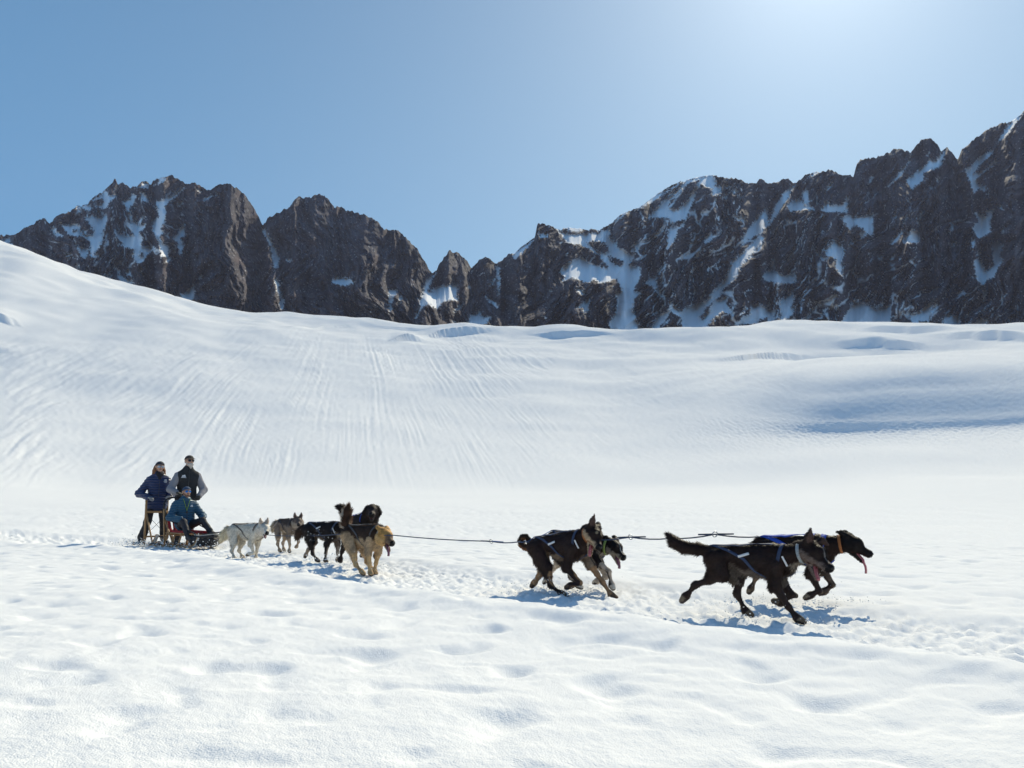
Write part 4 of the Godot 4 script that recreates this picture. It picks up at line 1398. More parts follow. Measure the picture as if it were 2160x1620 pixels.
	team.tan = make_dog("sled_dog", "golden tan dog with a dark saddle, raised tail and lolling tongue, leading the rear group", g, stand(766, 1207), 37.0, {
		"cell": 0.0115, "hair": 1.8, "fat": 1.08, "head": Vector3(0.40, 0.475, 0.02), "look": Vector3(0.90, -0.30, 0.22), "jaw": 30.0, "tongue": 0.06, "tongue_mat": "dark", "ears": [2, 2], "head_size": 1.25, "ruff": 0.036,
		"front": [[[0.17, 0.27], [0.19, 0.14], [0.205, 0.035], [0.235, 0.014]], [[0.18, 0.27], [0.15, 0.14], [0.125, 0.035], [0.155, 0.014]]],
		"hind": [[[-0.09, 0.29], [-0.055, 0.12], [0.06, 0.04], [0.10, 0.014]], [[-0.05, 0.30], [-0.03, 0.15], [0.05, 0.07], [0.085, 0.05]]],
		"tail": [[-0.30, 0.53], [-0.335, 0.60], [-0.345, 0.69], [-0.335, 0.77], [-0.32, 0.83]], "tail_r": [0.034, 0.040, 0.040, 0.030, 0.01],
		"coat": {"main": Color(0.040, 0.022, 0.014), "flank": Color(0.37, 0.27, 0.17), "line": 0.445, "under": Color(0.45, 0.32, 0.19), "leg": Color(0.50, 0.33, 0.16), "leg_top": Color(0.45, 0.30, 0.15), "leg_bias": 0.4, "paw": Color(0.46, 0.30, 0.15), "bib": Color(0.46, 0.30, 0.14), "face": Color(0.52, 0.30, 0.10), "mask": Color(0.50, 0.33, 0.15), "snout": Color(0.17, 0.11, 0.07), "ear": Color(0.06, 0.04, 0.03), "tail": Color(0.07, 0.035, 0.02), "tail_under": Color(0.55, 0.48, 0.40), "tail_face": -0.8, "brush": 0.055, "shag": 1.25},
		"web": "grey_webbing", "web_c": Vector3(0.07, 0.07, 0.075), "collar": Vector3(0.30, 0.28, 0.25), "collar_mat": "pale_collar"})
	team.fluffy = make_dog("sled_dog", "shaggy black dog with hanging ears looking over the tan dog's back, blue harness", g, stand(757, 1190), 50.0, {
		"cell": 0.013, "hair": 1.8, "fat": 1.12, "pitch": 9.0, "lift": 0.055, "size": 1.08, "head": Vector3(0.36, 0.70, 0.03), "look": Vector3(0.86, -0.12, 0.50), "jaw": 14.0, "tongue": 0.0, "ears": [3, 3], "head_size": 1.15, "ruff": 0.040,
		"front": [[[0.2, 0.34], [0.3, 0.24], [0.24, 0.15], [0.2, 0.13]], [[0.22, 0.34], [0.33, 0.26], [0.30, 0.13], [0.32, 0.10]]],
		"hind": [[[-0.2, 0.26], [-0.33, 0.17], [-0.37, 0.06], [-0.36, 0.03]], [[-0.17, 0.27], [-0.28, 0.15], [-0.27, 0.04], [-0.24, 0.014]]],
		"tail": [[-0.29, 0.53, 0.0], [-0.315, 0.61, 0.04], [-0.32, 0.69, 0.08], [-0.32, 0.745, 0.115], [-0.335, 0.765, 0.16]], "tail_r": [0.028, 0.030, 0.030, 0.026, 0.012],
		"coat": {"main": Color(0.014, 0.009, 0.008), "under": Color(0.02, 0.013, 0.012), "leg": Color(0.02, 0.013, 0.012), "paw": Color(0.02, 0.014, 0.012), "snout": Color(0.04, 0.03, 0.03), "brush": 0.034, "shag": 1.6},
		"web": "blue_webbing", "web_c": Vector3(0.02, 0.075, 0.42)})
	team.black = make_dog("sled_dog", "snow-flecked black dog with pale shins and white muzzle, just behind the tan dog", g, stand(680, 1181), 22.0, {
		"cell": 0.013, "hair": 1.5, "fat": 1.05, "head": Vector3(0.44, 0.485, 0.0), "look": Vector3(0.90, -0.30, 0.25), "jaw": 16.0, "tongue": 0.02, "ears": [2, 2], "head_size": 1.12,
		"front": [[[0.13, 0.27], [0.11, 0.14], [0.105, 0.03], [0.135, 0.014]], [[0.215, 0.27], [0.225, 0.14], [0.225, 0.03], [0.255, 0.014]]],
		"hind": [[[-0.13, 0.29], [-0.13, 0.13], [-0.045, 0.035], [-0.005, 0.014]], [[-0.22, 0.29], [-0.33, 0.17], [-0.37, 0.09], [-0.385, 0.06]]],
		"tail": [[-0.29, 0.53], [-0.35, 0.50], [-0.42, 0.45], [-0.48, 0.38]], "tail_r": [0.032, 0.042, 0.042, 0.016],
		"coat": {"main": Color(0.016, 0.011, 0.010), "under": Color(0.12, 0.09, 0.07), "leg": Color(0.22, 0.17, 0.13), "leg_bias": -0.15, "paw": Color(0.12, 0.09, 0.07), "bib": Color(0.30, 0.24, 0.17), "mask": Color(0.42, 0.37, 0.31), "tail": Color(0.035, 0.02, 0.014), "brush": 0.06, "shag": 1.3},
		"web": "slate_webbing", "web_c": Vector3(0.06, 0.075, 0.12), "reflect": true})
	team.grey = make_dog("sled_dog", "grey wolf-coloured dog with two pricked ears, behind the white dog's head", g, stand(604, 1163), 42.0, {
		"cell": 0.014, "hair": 1.4, "fat": 0.98, "head": Vector3(0.37, 0.55, 0.02), "look": Vector3(0.90, -0.16, 0.45), "jaw": 8.0, "tongue": 0.0, "ears": [0, 0], "head_size": 1.15, "ruff": 0.045,
		"front": [[[0.18, 0.27], [0.22, 0.14], [0.205, 0.03], [0.235, 0.014]], [[0.2, 0.28], [0.28, 0.19], [0.22, 0.10], [0.19, 0.09]]],
		"hind": [[[-0.14, 0.29], [-0.18, 0.14], [-0.1, 0.03], [-0.06, 0.014]], [[-0.16, 0.30], [-0.26, 0.15], [-0.22, 0.04], [-0.18, 0.014]]],
		"tail": [[-0.29, 0.52], [-0.36, 0.51], [-0.44, 0.46], [-0.50, 0.39]], "tail_r": [0.032, 0.042, 0.042, 0.016],
		"coat": {"main": Color(0.075, 0.052, 0.040), "flank": Color(0.20, 0.155, 0.12), "line": 0.50, "under": Color(0.38, 0.31, 0.24), "leg": Color(0.36, 0.27, 0.19), "leg_top": Color(0.30, 0.22, 0.15), "leg_bias": 0.3, "paw": Color(0.34, 0.27, 0.20), "face": Color(0.13, 0.10, 0.085), "mask": Color(0.34, 0.29, 0.24), "bib": Color(0.28, 0.22, 0.17), "tail": Color(0.30, 0.25, 0.18), "brush": 0.055, "shag": 1.2},
		"web": "dark_webbing", "web_c": Vector3(0.03, 0.03, 0.045)})
	team.white = make_dog("sled_dog", "cream white dog with pricked ears and grey harness, nearest the sled", g, stand(518, 1171), 18.0, {
		"cell": 0.0125, "hair": 1.6, "fat": 1.06, "head": Vector3(0.37, 0.53, 0.05), "look": Vector3(0.78, -0.30, 0.54), "jaw": 20.0, "tongue": 0.02, "tongue_mat": "dark", "ears": [0, 0], "head_size": 1.2, "ruff": 0.048,
		"front": [[[0.15, 0.27], [0.215, 0.12], [0.125, 0.105], [0.085, 0.085]], [[0.175, 0.27], [0.165, 0.14], [0.155, 0.03], [0.185, 0.014]]],
		"hind": [[[-0.16, 0.29], [-0.225, 0.15], [-0.165, 0.035], [-0.125, 0.014]], [[-0.13, 0.29], [-0.20, 0.15], [-0.13, 0.05], [-0.09, 0.03]]],
		"tail": [[-0.29, 0.52], [-0.36, 0.49], [-0.44, 0.42], [-0.50, 0.34]], "tail_r": [0.034, 0.05, 0.05, 0.018],
		"coat": {"main": Color(0.60, 0.555, 0.47), "under": Color(0.62, 0.55, 0.44), "leg": Color(0.62, 0.54, 0.42), "leg_bias": 0.2, "paw": Color(0.50, 0.36, 0.22), "face": Color(0.64, 0.60, 0.53), "ear": Color(0.45, 0.33, 0.24), "tail": Color(0.60, 0.52, 0.37), "brush": 0.06, "shag": 1.2},
		"web": "taupe_webbing", "web_c": Vector3(0.12, 0.095, 0.085)})


# ---- sleds ---- forward is x, right z
const SLED_TURN := 37.0
var sled_at := Vector3.ZERO


func on_sled(x: float, y: float, z: float) -> Vector3:      # from the sled's own axes to the world
	return sled_at + Vector3(x, y, z).rotated(Vector3.UP, deg_to_rad(-SLED_TURN))


func wood_mat(key: String, c: Color) -> StandardMaterial3D:
	if mats.has(key): return mats[key]
	var m := solid(key, c.r, c.g, c.b, 0.55)
	var nt := NoiseTexture2D.new()
	nt.width = 256
	nt.height = 256
	nt.seamless = true
	nt.noise = noise(41, 0.03, 3)
	var gr := Gradient.new()
	gr.set_color(0, Color(0.72, 0.66, 0.6))
	gr.set_color(1, Color(1, 1, 1))
	nt.color_ramp = gr
	m.albedo_texture = nt
	m.uv1_triplanar = true
	m.uv1_scale = Vector3(1.5, 12, 12)
	return m


func one_bar(called: String, a: Vector3, b: Vector3, w: float, h: float, m: Material, parent: Node) -> Node:
	var st := begin()
	bar(st, a, b, w, h)
	return put(called, finish(st, false), m, parent)


func one_tube(called: String, pts: Array, radii: Array, m: Material, parent: Node, sides := 8) -> Node:
	var st := begin()
	tube(st, pts, radii, sides)
	return put(called, finish(st), m, parent)


func runner(parent: Node, z: float, x0: float, x1: float, tip: bool, wood: Material) -> void:
	var pts := []
	var nor := []
	var x := x0
	while x < x1:
		pts.append(Vector3(x, 0.035, z)); nor.append(Vector3.UP)
		x += 0.2
	if tip:
		for i in 8:
			var a := i / 7.0 * 1.25
			pts.append(Vector3(x1 + 0.30 * sin(a), 0.035 + 0.30 * (1.0 - cos(a)), z))
			nor.append(Vector3(-sin(a), cos(a), 0))
	var st := begin()
	ribbon(st, pts, nor, 0.062, 0.032)
	var r := put("runner", finish(st, false), wood, parent)
	var low := []
	for i in pts.size(): low.append(pts[i] - nor[i] * 0.0205)
	st = begin()
	ribbon(st, low, nor, 0.055, 0.008)
	put("runner_plastic", finish(st, false), solid("white_plastic", 0.62, 0.60, 0.56, 0.4), r)


func build_sled() -> void:
	sled_at = stand(371, 1150.5)
	sled_at.y -= 0.01
	var wood := wood_mat("ash_wood", Color(0.50, 0.30, 0.13))
	var dark := solid("black_nylon", 0.016, 0.015, 0.017, 0.7)
	var s := base("dog_sled", sled_at, -SLED_TURN)
	tag(s, "wooden dog sled with a red seat pad and black toe bag, carrying the seated man", "sled")
	for z in [0.25, -0.25]:
		runner(s, z, -0.62, 0.98, true, wood)
		for x in [0.0, 0.30, 0.55]:
			one_bar("stanchion", Vector3(x - 0.03, 0.05, z), Vector3(x + 0.05, 0.30, z * 0.92), 0.030, 0.026, wood, s)
		one_bar("rear_post", Vector3(0.0, 0.05, z * 1.02), Vector3(-0.15, 0.80, z * 0.96), 0.034, 0.028, wood, s)
		one_bar("brace", Vector3(0.32, 0.06, z * 0.95), Vector3(-0.11, 0.60, z * 0.93), 0.026, 0.022, wood, s)
		one_tube("side_rail", [Vector3(-0.12, 0.62, z * 0.90), Vector3(0.25, 0.52, z * 0.92), Vector3(0.7, 0.40, z * 0.92), Vector3(1.12, 0.30, z * 0.95), Vector3(1.24, 0.22, z)], [0.013, 0.013, 0.013, 0.013, 0.012], dark, s)
		one_bar("basket_rail", Vector3(-0.06, 0.305, z * 0.88), Vector3(1.16, 0.29, z * 0.88), 0.028, 0.022, wood, s)
		one_bar("footboard", Vector3(-0.60, 0.066, z), Vector3(-0.14, 0.066, z), 0.085, 0.018, solid("black_rubber", 0.02, 0.02, 0.02, 0.8), s)
	for x in [0.02, 0.33, 0.58]:
		one_bar("crossbar", Vector3(x, 0.262, 0.235), Vector3(x, 0.262, -0.235), 0.030, 0.026, wood, s)
	one_bar("crossbar", Vector3(-0.10, 0.55, 0.225), Vector3(-0.10, 0.55, -0.225), 0.030, 0.026, wood, s)
	for i in 6:
		var z := lerpf(-0.19, 0.19, i / 5.0)
		one_bar("basket_slat", Vector3(-0.05, 0.288, z), Vector3(1.14, 0.282, z), 0.042, 0.012, wood, s)
	var hb := []
	for i in 13:
		var a := PI * i / 12.0
		hb.append(Vector3(-0.15 - 0.07 * sin(a), 0.78 + 0.26 * pow(sin(a), 0.55), 0.245 * cos(a)))
	one_tube("handlebar", hb, [0.017], dark, s)
	# brush bow, the bag behind it and a pale rope along its rim
	var bow := []
	var rope := []
	for i in 15:
		var a := lerpf(-PI * 0.5, PI * 0.5, i / 14.0)
		bow.append(Vector3(1.16 + 0.32 * cos(a), 0.235 + 0.02 * cos(a), 0.27 * sin(a)))
		rope.append(Vector3(1.10 + 0.30 * cos(a), 0.285 + 0.012 * cos(a * 3.0), 0.25 * sin(a)))
	one_tube("brush_bow", bow, [0.021], dark, s)
	one_tube("rope_rim", rope, [0.009], solid("pale_rope", 0.55, 0.54, 0.50, 0.8), s, 6)
	var bb := []
	for z in [-0.2, -0.1, 0.0, 0.1, 0.2]:
		bb.append(bone(Vector3(0.98, 0.20, z), Vector3(1.36 - absf(z) * 0.6, 0.175, z), 0.075, 0.07))
		bb.append(bone(Vector3(1.0, 0.12, z), Vector3(1.34 - absf(z) * 0.6, 0.11, z), 0.06, 0.05))
	var bag := blob(bb, 0.02, 0.02)
	put("toe_bag", array_mesh(bag.v, bag.n, bag.idx), dark, s)
	# seat pad
	var sb := []
	for z in [-0.17, -0.06, 0.06, 0.17]:
		sb.append(bone(Vector3(0.06, 0.325, z), Vector3(0.86, 0.315, z), 0.042, 0.036))
		sb.append(bone(Vector3(0.04, 0.34, z), Vector3(-0.07, 0.62, z), 0.036, 0.030))
	var pad := blob(sb, 0.018, 0.016)
	put("seat_pad", array_mesh(pad.v, pad.n, pad.idx), solid("red_cloth", 0.36, 0.022, 0.025, 0.75), s)
	var st := begin()
	box(st, Transform3D(Basis(), Vector3(-0.48, 0.035, 0)), Vector3(0.34, 0.02, 0.30))
	put("drag_mat", finish(st, false), solid("black_rubber", 0.02, 0.02, 0.02, 0.8), s)
	one_tube("bridle", [Vector3(0.6, 0.26, 0.1), Vector3(1.2, 0.30, 0.05), Vector3(1.62, 0.34, -0.02)], [0.012], dark, s)

	# the sled in tow, on which the woman stands
	var t := base("tow_sled", on_sled(-0.92, 0, -0.04), -SLED_TURN)
	t.scale = Vector3.ONE * 1.06
	tag(t, "towed sled with an upright wooden frame and black handlebar in front of the standing woman", "sled")
	for z in [0.235, -0.235]:
		runner(t, z, -0.42, 0.20, true, wood)
		one_bar("post", Vector3(0.0, 0.05, z), Vector3(-0.05, 0.93, z * 0.98), 0.036, 0.030, wood, t)
		one_bar("brace", Vector3(0.30, 0.08, z * 0.96), Vector3(-0.02, 0.66, z * 0.95), 0.028, 0.024, wood, t)
		one_bar("footboard", Vector3(-0.42, 0.066, z), Vector3(-0.05, 0.066, z), 0.085, 0.018, solid("black_rubber", 0.02, 0.02, 0.02, 0.8), t)
		one_tube("cable", [Vector3(0.01, 0.20, z), Vector3(-0.03, 0.66, -z)], [0.004], dark, t, 5)
	one_bar("crossbar", Vector3(-0.022, 0.69, 0.235), Vector3(-0.022, 0.69, -0.235), 0.034, 0.045, wood, t)
	one_bar("crossbar", Vector3(0.012, 0.19, 0.235), Vector3(0.012, 0.19, -0.235), 0.034, 0.034, wood, t)
	var hb2 := []
	for i in 11:
		var a := PI * i / 10.0
		hb2.append(Vector3(-0.055 - 0.05 * sin(a), 0.90 + 0.125 * pow(sin(a), 0.4), 0.235 * cos(a)))
	one_tube("handlebar", hb2, [0.017], dark, t)
	one_tube("tow_bar", [Vector3(0.45, 0.20, 0), Vector3(0.05, 0.18, 0)], [0.014], dark, t)


# ---- people ---- forward x, up y, right z; joints in metres from the person's base
func hand_bones(wrist: Vector3, elbow: Vector3, tip: Vector3, s: float, fat: float, curl: float) -> Array:
	# palm, four fingers of different lengths and a thumb on the inner side
	var f := (tip - wrist).normalized()
	var side := f.cross(Vector3.UP)
	if side.length() < 0.2: side = Vector3.BACK
	side = side.normalized()
	var down := f.cross(side).normalized()
	if down.y > 0.0: down = -down
	var b := []
	var palm := wrist + f * 0.085
	for q in [-1.0, 0.0, 1.0]:
		b.append(bone(wrist + side * q * 0.012, palm + side * q * 0.026, 0.017 + fat, 0.0135 + fat))
	var lens := [0.034, 0.041, 0.038, 0.030]
	for q in 4:
		var p := palm + side * (q - 1.5) * 0.0205
		var l: float = lens[q]
		var d1 := (f + down * curl * 0.6).normalized()
		var d2 := (f * (1.0 - curl) + down * curl * 1.4 + f * 0.15).normalized()
		var m := p + d1 * l
		b.append(bone(p, m, 0.0095 + fat, 0.0088 + fat))
		b.append(bone(m, m + d2 * l * 0.9, 0.0088 + fat, 0.0072 + fat))
	var inner := side * (-s if side.z * s > 0.0 else s)
	inner = side if side.z * s < 0.0 else -side
	var t0 := wrist + f * 0.03 + inner * 0.026
	var t1 := t0 + (f * 0.7 + inner * 0.7 + down * 0.3).normalized() * 0.036
	b.append(bone(wrist + f * 0.02 + inner * 0.012, t1, 0.014 + fat, 0.0105 + fat))
	b.append(bone(t1, t1 + (f + down * curl).normalized() * 0.028, 0.0105 + fat, 0.008 + fat))
	return b


func clothe(called: String, bones: Array, cell: float, k: float, m: Material, parent: Node, quilt := 0.0, step := 0.055) -> MeshInstance3D:
	var g := blob(bones, cell, k)
	var v: PackedVector3Array = g.v
	var n: PackedVector3Array = g.n
	var nf := noise(61, 9.0, 2)
	for i in v.size():
		var fold := nf.get_noise_3d(v[i].x, v[i].y * 0.6, v[i].z)
		v[i] += n[i] * fold * 0.008
		var gx := nf.get_noise_3d(v[i].x + 0.012, v[i].y * 0.6, v[i].z) - fold
		var gy := nf.get_noise_3d(v[i].x, (v[i].y + 0.012) * 0.6, v[i].z) - fold
		n[i] = (n[i] - Vector3(gx, gy, 0) * 0.9).normalized()
		if quilt > 0.0:
			var ph := v[i].y / step * TAU
			v[i] += n[i] * absf(sin(ph * 0.5)) * quilt
			n[i] = (n[i] - Vector3(0, cos(ph * 0.5) * signf(sin(ph * 0.5)) * 0.75, 0)).normalized()
	return put(called, array_mesh(v, n, g.idx), m, parent)


func make_person(label: String, at: Vector3, heading: float, P: Dictionary) -> Node3D:
	var root := base("person", at, -heading)
	var tall: float = P.get("tall", 1.0)
	root.scale = Vector3(tall, tall, tall)
	tag(root, label, "person", "people riding the sleds")
	var skin := solid("skin", 0.46, 0.27, 0.19, 0.55)
	var pel: Vector3 = P.pelvis
	var che: Vector3 = P.chest
	var nek: Vector3 = P.neck
	var hd: Vector3 = P.head
	var wid: float = P.get("shoulder", 0.185)
	var lat: Vector3 = P.get("across", Vector3.BACK)          # the line of the shoulders, to the right
	var look: Vector3 = (P.look as Vector3).normalized()
	var body := []
	var jac := []
	var tro := []
	var f: float = P.get("puff", 0.012)
	body.append(bone(pel, che, 0.10, 0.115))
	body.append(bone(che, nek, 0.10, 0.055))
	body.append(bone(nek, hd - Vector3(0, 0.05, 0), 0.052, 0.050))
	body.append(bone(che + Vector3(0, 0.09, 0) - lat * wid * 0.8, che + Vector3(0, 0.09, 0) + lat * wid * 0.8, 0.055, 0.055))
	for q in [-0.055, 0.0, 0.055]:
		jac.append(bone(pel + lat * q * 1.5 + Vector3(0, P.get("hem", -0.04), 0), pel.lerp(che, 0.45) + lat * q, 0.105 + f, 0.092 + f))
		jac.append(bone(pel.lerp(che, 0.45) + lat * q, che + lat * q * 1.5, 0.092 + f, 0.100 + f))
	jac.append(bone(che + Vector3(0, 0.07, 0) - lat * wid * 0.80, che + Vector3(0, 0.07, 0) + lat * wid * 0.80, 0.062 + f, 0.062 + f))
	for q in [-1.0, 1.0]: jac.append(bone(che + Vector3(0, 0.085, 0) + lat * wid * 0.7 * q, nek + Vector3(0, -0.02, 0), 0.055 + f, 0.06 + f))
	jac.append(bone(che + Vector3(0, 0.08, 0), nek + Vector3(0, 0.012, 0), 0.085 + f, 0.058 + f))
	var sleeves := []
	for s in 2:
		var sg := 1.0 if s == 0 else -1.0
		var sh := che + Vector3(0, 0.075, 0) + lat * wid * 0.93 * sg
		var el: Vector3 = P.arms[s][0]
		var wr: Vector3 = P.arms[s][1]
		body.append(bone(sh, el, 0.048, 0.038)); body.append(bone(el, wr, 0.036, 0.025))
		sleeves.append(bone(sh, el, 0.055 + f, 0.046 + f)); sleeves.append(bone(el, wr, 0.045 + f, 0.033 + f))
		var hip := pel + lat * 0.085 * sg
		var kn: Vector3 = P.legs[s][0]
		var an: Vector3 = P.legs[s][1]
		var toe: Vector3 = P.legs[s][2]
		body.append(bone(hip, kn, 0.080, 0.050)); body.append(bone(kn, an, 0.050, 0.034))
		tro.append(bone(hip, kn, 0.094, 0.066)); tro.append(bone(kn, an + (kn - an).normalized() * 0.06, 0.064, P.get("cuff", 0.062)))
		tro.append(bone(pel, hip, 0.10, 0.095))
		var bt := []
		bt.append(bone(an + (kn - an).normalized() * 0.10, an, 0.052, 0.050)); bt.append(bone(an - Vector3(0, 0.02, 0), toe, 0.046, 0.040))
		bt.append(bone(an + (an - toe).normalized() * 0.03 - Vector3(0, 0.03, 0), toe - Vector3(0, 0.005, 0), 0.040, 0.036))
		clothe("boot", bt, 0.013, 0.012, solid("boot_leather", 0.022, 0.019, 0.018, 0.6), root)
		# hands: bare on the body, or gloved
		var tip: Vector3 = P.arms[s][2]
		var hb := hand_bones(wr, el, tip, sg, 0.0, P.get("curl", 0.8))
		if P.has("glove"):
			var gb := hand_bones(wr, el, tip, sg, 0.0045, P.get("curl", 0.8))
			gb.append(bone(wr, wr + (el - wr).normalized() * 0.05, 0.036, 0.042))
			var gl := blob(gb, 0.006, 0.005)
			var gc: Color = P.glove
			put("glove", array_mesh(gl.v, gl.n, gl.idx), solid(P.glove_mat, gc.r, gc.g, gc.b, 0.75), root)
		else:
			P["bare%d" % s] = hb
	# the body itself, with the head and the bare hands in finer grids
	var g := blob(body, 0.016, 0.012)
	var v: PackedVector3Array = g.v
	var n: PackedVector3Array = g.n
	var idx: PackedInt32Array = g.idx
	var x := look
	var z := x.cross(Vector3.UP).normalized()
	var xf := Transform3D(Basis(x, z.cross(x).normalized(), z), hd)
	var hbones := []
	hbones.append(bone(Vector3(-0.012, 0.025, 0), Vector3(0.012, 0.03, 0), 0.084, 0.080, 0, 0.86))
	hbones.append(bone(Vector3(0.028, -0.015, 0), Vector3(0.034, -0.065, 0), 0.062, 0.046, 0, 0.95))
	hbones.append(bone(Vector3(0.05, -0.088, 0), Vector3(0.062, -0.088, 0), 0.024, 0.020))
	hbones.append(bone(Vector3(0.082, 0.012, 0), Vector3(0.108, -0.024, 0), 0.009, 0.0145))
	hbones.append(bone(Vector3(0.082, -0.052, -0.018), Vector3(0.082, -0.052, 0.018), 0.011, 0.011))
	for s in [-1.0, 1.0]:
		hbones.append(bone(Vector3(0.062, 0.022, 0.028 * s), Vector3(0.070, 0.020, 0.012 * s), 0.020, 0.018))
		hbones.append(bone(Vector3(0.058, -0.018, 0.038 * s), Vector3(0.062, -0.022, 0.03 * s), 0.024, 0.022))
		hbones.append(bone(Vector3(-0.008, 0.012, 0.076 * s), Vector3(-0.010, -0.028, 0.073 * s), 0.016, 0.011))
	hbones.append(bone(Vector3(-0.01, -0.05, 0), Vector3(-0.02, -0.10, 0), 0.052, 0.052))
	var sets := [[hbones, xf]]
	for s in 2:
		if P.has("bare%d" % s): sets.append([P["bare%d" % s], Transform3D()])
	for q in sets:
		var hg := blob(q[0], 0.007, 0.006)
		var off := v.size()
		var t: Transform3D = q[1]
		for i in hg.v.size():
			v.append(t * hg.v[i]); n.append((t.basis * hg.n[i]).normalized())
		for i in hg.idx: idx.append(i + off)
	put("body", array_mesh(v, n, idx), skin, root)
	var eye_m := solid("eye", 0.012, 0.008, 0.006, 0.15)
	for s in [-1.0, 1.0]:
		var e := SphereMesh.new()
		e.radius = 0.011
		e.height = 0.022
		e.radial_segments = 10
		e.rings = 5
		put("eye", e, eye_m, root).position = xf * Vector3(0.078, 0.006, 0.031 * s)
	var st := begin()
	tube(st, [xf * Vector3(0.0945, -0.056, -0.022), xf * Vector3(0.098, -0.058, 0), xf * Vector3(0.0945, -0.056, 0.022)], [0.002, 0.004, 0.002], 6)
	put("mouth", finish(st), solid("lips", 0.33, 0.13, 0.11, 0.5), root)
	# clothes
	var jc: Color = P.jacket
	var vest: bool = P.get("vest", false)
	if not vest: jac.append_array(sleeves)
	var jacket := clothe("vest" if vest else "jacket", jac, 0.0125, 0.014, solid(P.jacket_mat, jc.r, jc.g, jc.b, P.get("jacket_rough", 0.6)), root, P.get("quilt", 0.0))
	if vest:
		var sc: Color = P.sleeve
		clothe("shirt", sleeves + [bone(che + Vector3(0.02, 0.08, 0), nek + Vector3(0.02, 0.02, 0), 0.075, 0.062)], 0.0125, 0.014, solid("grey_shirt", sc.r, sc.g, sc.b, 0.8), root)
	var tc: Color = P.trousers
	clothe("trousers", tro, 0.0135, 0.016, solid(P.trousers_mat, tc.r, tc.g, tc.b, 0.7), root)
	# front zip
	var zp := []
	for i in 6:
		var a := pel.lerp(nek, 0.10 + 0.17 * i)
		zp.append(hug(jac, a, Vector3(1, 0.05, 0), 0.010))
	one_tube("zip", zp, [0.0045], solid(P.get("zip_mat", "grey_zip"), P.zip.r, P.zip.g, P.zip.b, 0.5), jacket, 5)
	# hat
	var hc: Color = P.hat
	var hat_m := solid(P.hat_mat, hc.r, hc.g, hc.b, 0.85)
	var hats := []
	var hat_at := put(P.hat_kind, beanie(P.hat_kind), hat_m, root)
	hat_at.transform = xf
	if P.hat_kind == "beanie":
		var band := begin()
		var pts := []
		var nor := []
		for i in 18:
			var a := TAU * i / 18
			pts.append(Vector3(0.091 * cos(a) - 0.004, 0.058 - 0.018 * cos(a) * -1.0 - 0.012, 0.082 * sin(a)))
			nor.append(Vector3(cos(a), 0, sin(a)))
		ribbon(band, pts, nor, 0.034, 0.008, true)
		put("brim_band", finish(band, false), solid(P.hat_mat + "_band", hc.r * 0.7, hc.g * 0.7, hc.b * 0.75, 0.85), hat_at)
	# sunglasses: two lenses, a frame and side arms
	var lc: Color = P.lens
	var gm := solid("glasses_frame", 0.03, 0.028, 0.028, 0.35)
	var gl := begin()
	for s in [-1.0, 1.0]:
		tube(gl, [Vector3(0.088, 0.020, 0.058 * s), Vector3(0.05, 0.020, 0.080 * s), Vector3(-0.01, 0.018, 0.083 * s)], [0.0035], 5)
	tube(gl, [Vector3(0.084, 0.026, -0.060), Vector3(0.102, 0.026, -0.02), Vector3(0.106, 0.020, 0), Vector3(0.102, 0.026, 0.02), Vector3(0.084, 0.026, 0.060)], [0.004], 5)
	var glasses := put("sunglasses", finish(gl), gm, root)
	glasses.transform = xf
	glasses.set_meta("kind", "")
	glasses.remove_meta("kind")
	for s in [-1.0, 1.0]:
		var ls := begin()
		var lb := [Vector3(0.104, 0.024, 0.008 * s), Vector3(0.105, -0.006, 0.012 * s), Vector3(0.098, -0.020, 0.034 * s), Vector3(0.084, -0.008, 0.060 * s), Vector3(0.085, 0.024, 0.061 * s)]
		for i in range(1, 4):
			ls.add_vertex(lb[0]); ls.add_vertex(lb[i]); ls.add_vertex(lb[i + 1])
			var back := Vector3(-0.004, 0, 0)
			ls.add_vertex(lb[0] + back); ls.add_vertex(lb[i + 1] + back); ls.add_vertex(lb[i] + back)
		put("lens", finish(ls, false), solid(P.lens_mat, lc.r, lc.g, lc.b, 0.12, 0.7), glasses)
	P["xf"] = xf
	P["root"] = root
	P["jac"] = jac
	P["jacket_node"] = jacket
	return root


func beanie(kind: String) -> ArrayMesh:
	var st := begin()
	var rings := 8
	var segs := 18
	for i in rings:
		for j in segs:
			var q := []
			for c in [[i, j], [i, j + 1], [i + 1, j + 1], [i + 1, j]]:
				var t: float = float(c[0]) / rings
				var a: float = TAU * c[1] / segs
				var r := 0.094 * cos(t * PI * 0.5)
				var y := 0.038 + 0.082 * sin(t * PI * 0.5)
				q.append(Vector3(r * cos(a) - 0.006, y + 0.012 * cos(a) * (1.0 - t), r * 0.92 * sin(a)))
			for k in [0, 2, 1, 0, 3, 2]: st.add_vertex(q[k])
	if kind == "cap":      # a peak in front
		for s in [1.0, -1.0]:
			for j in 8:
				var a0 := lerpf(-1.15, 1.15, j / 8.0)
				var a1 := lerpf(-1.15, 1.15, (j + 1) / 8.0)
				var y: float = 0.058 + 0.003 * s
				var p := [Vector3(0.080 * cos(a0), y, 0.082 * sin(a0)), Vector3(0.080 * cos(a1), y, 0.082 * sin(a1)), Vector3(0.085 + 0.075 * cos(a1), y - 0.022, 0.088 * sin(a1)), Vector3(0.085 + 0.075 * cos(a0), y - 0.022, 0.088 * sin(a0))]
				for k in ([0, 2, 1, 0, 3, 2] if s > 0.0 else [0, 1, 2, 0, 2, 3]): st.add_vertex(p[k])
	return finish(st)


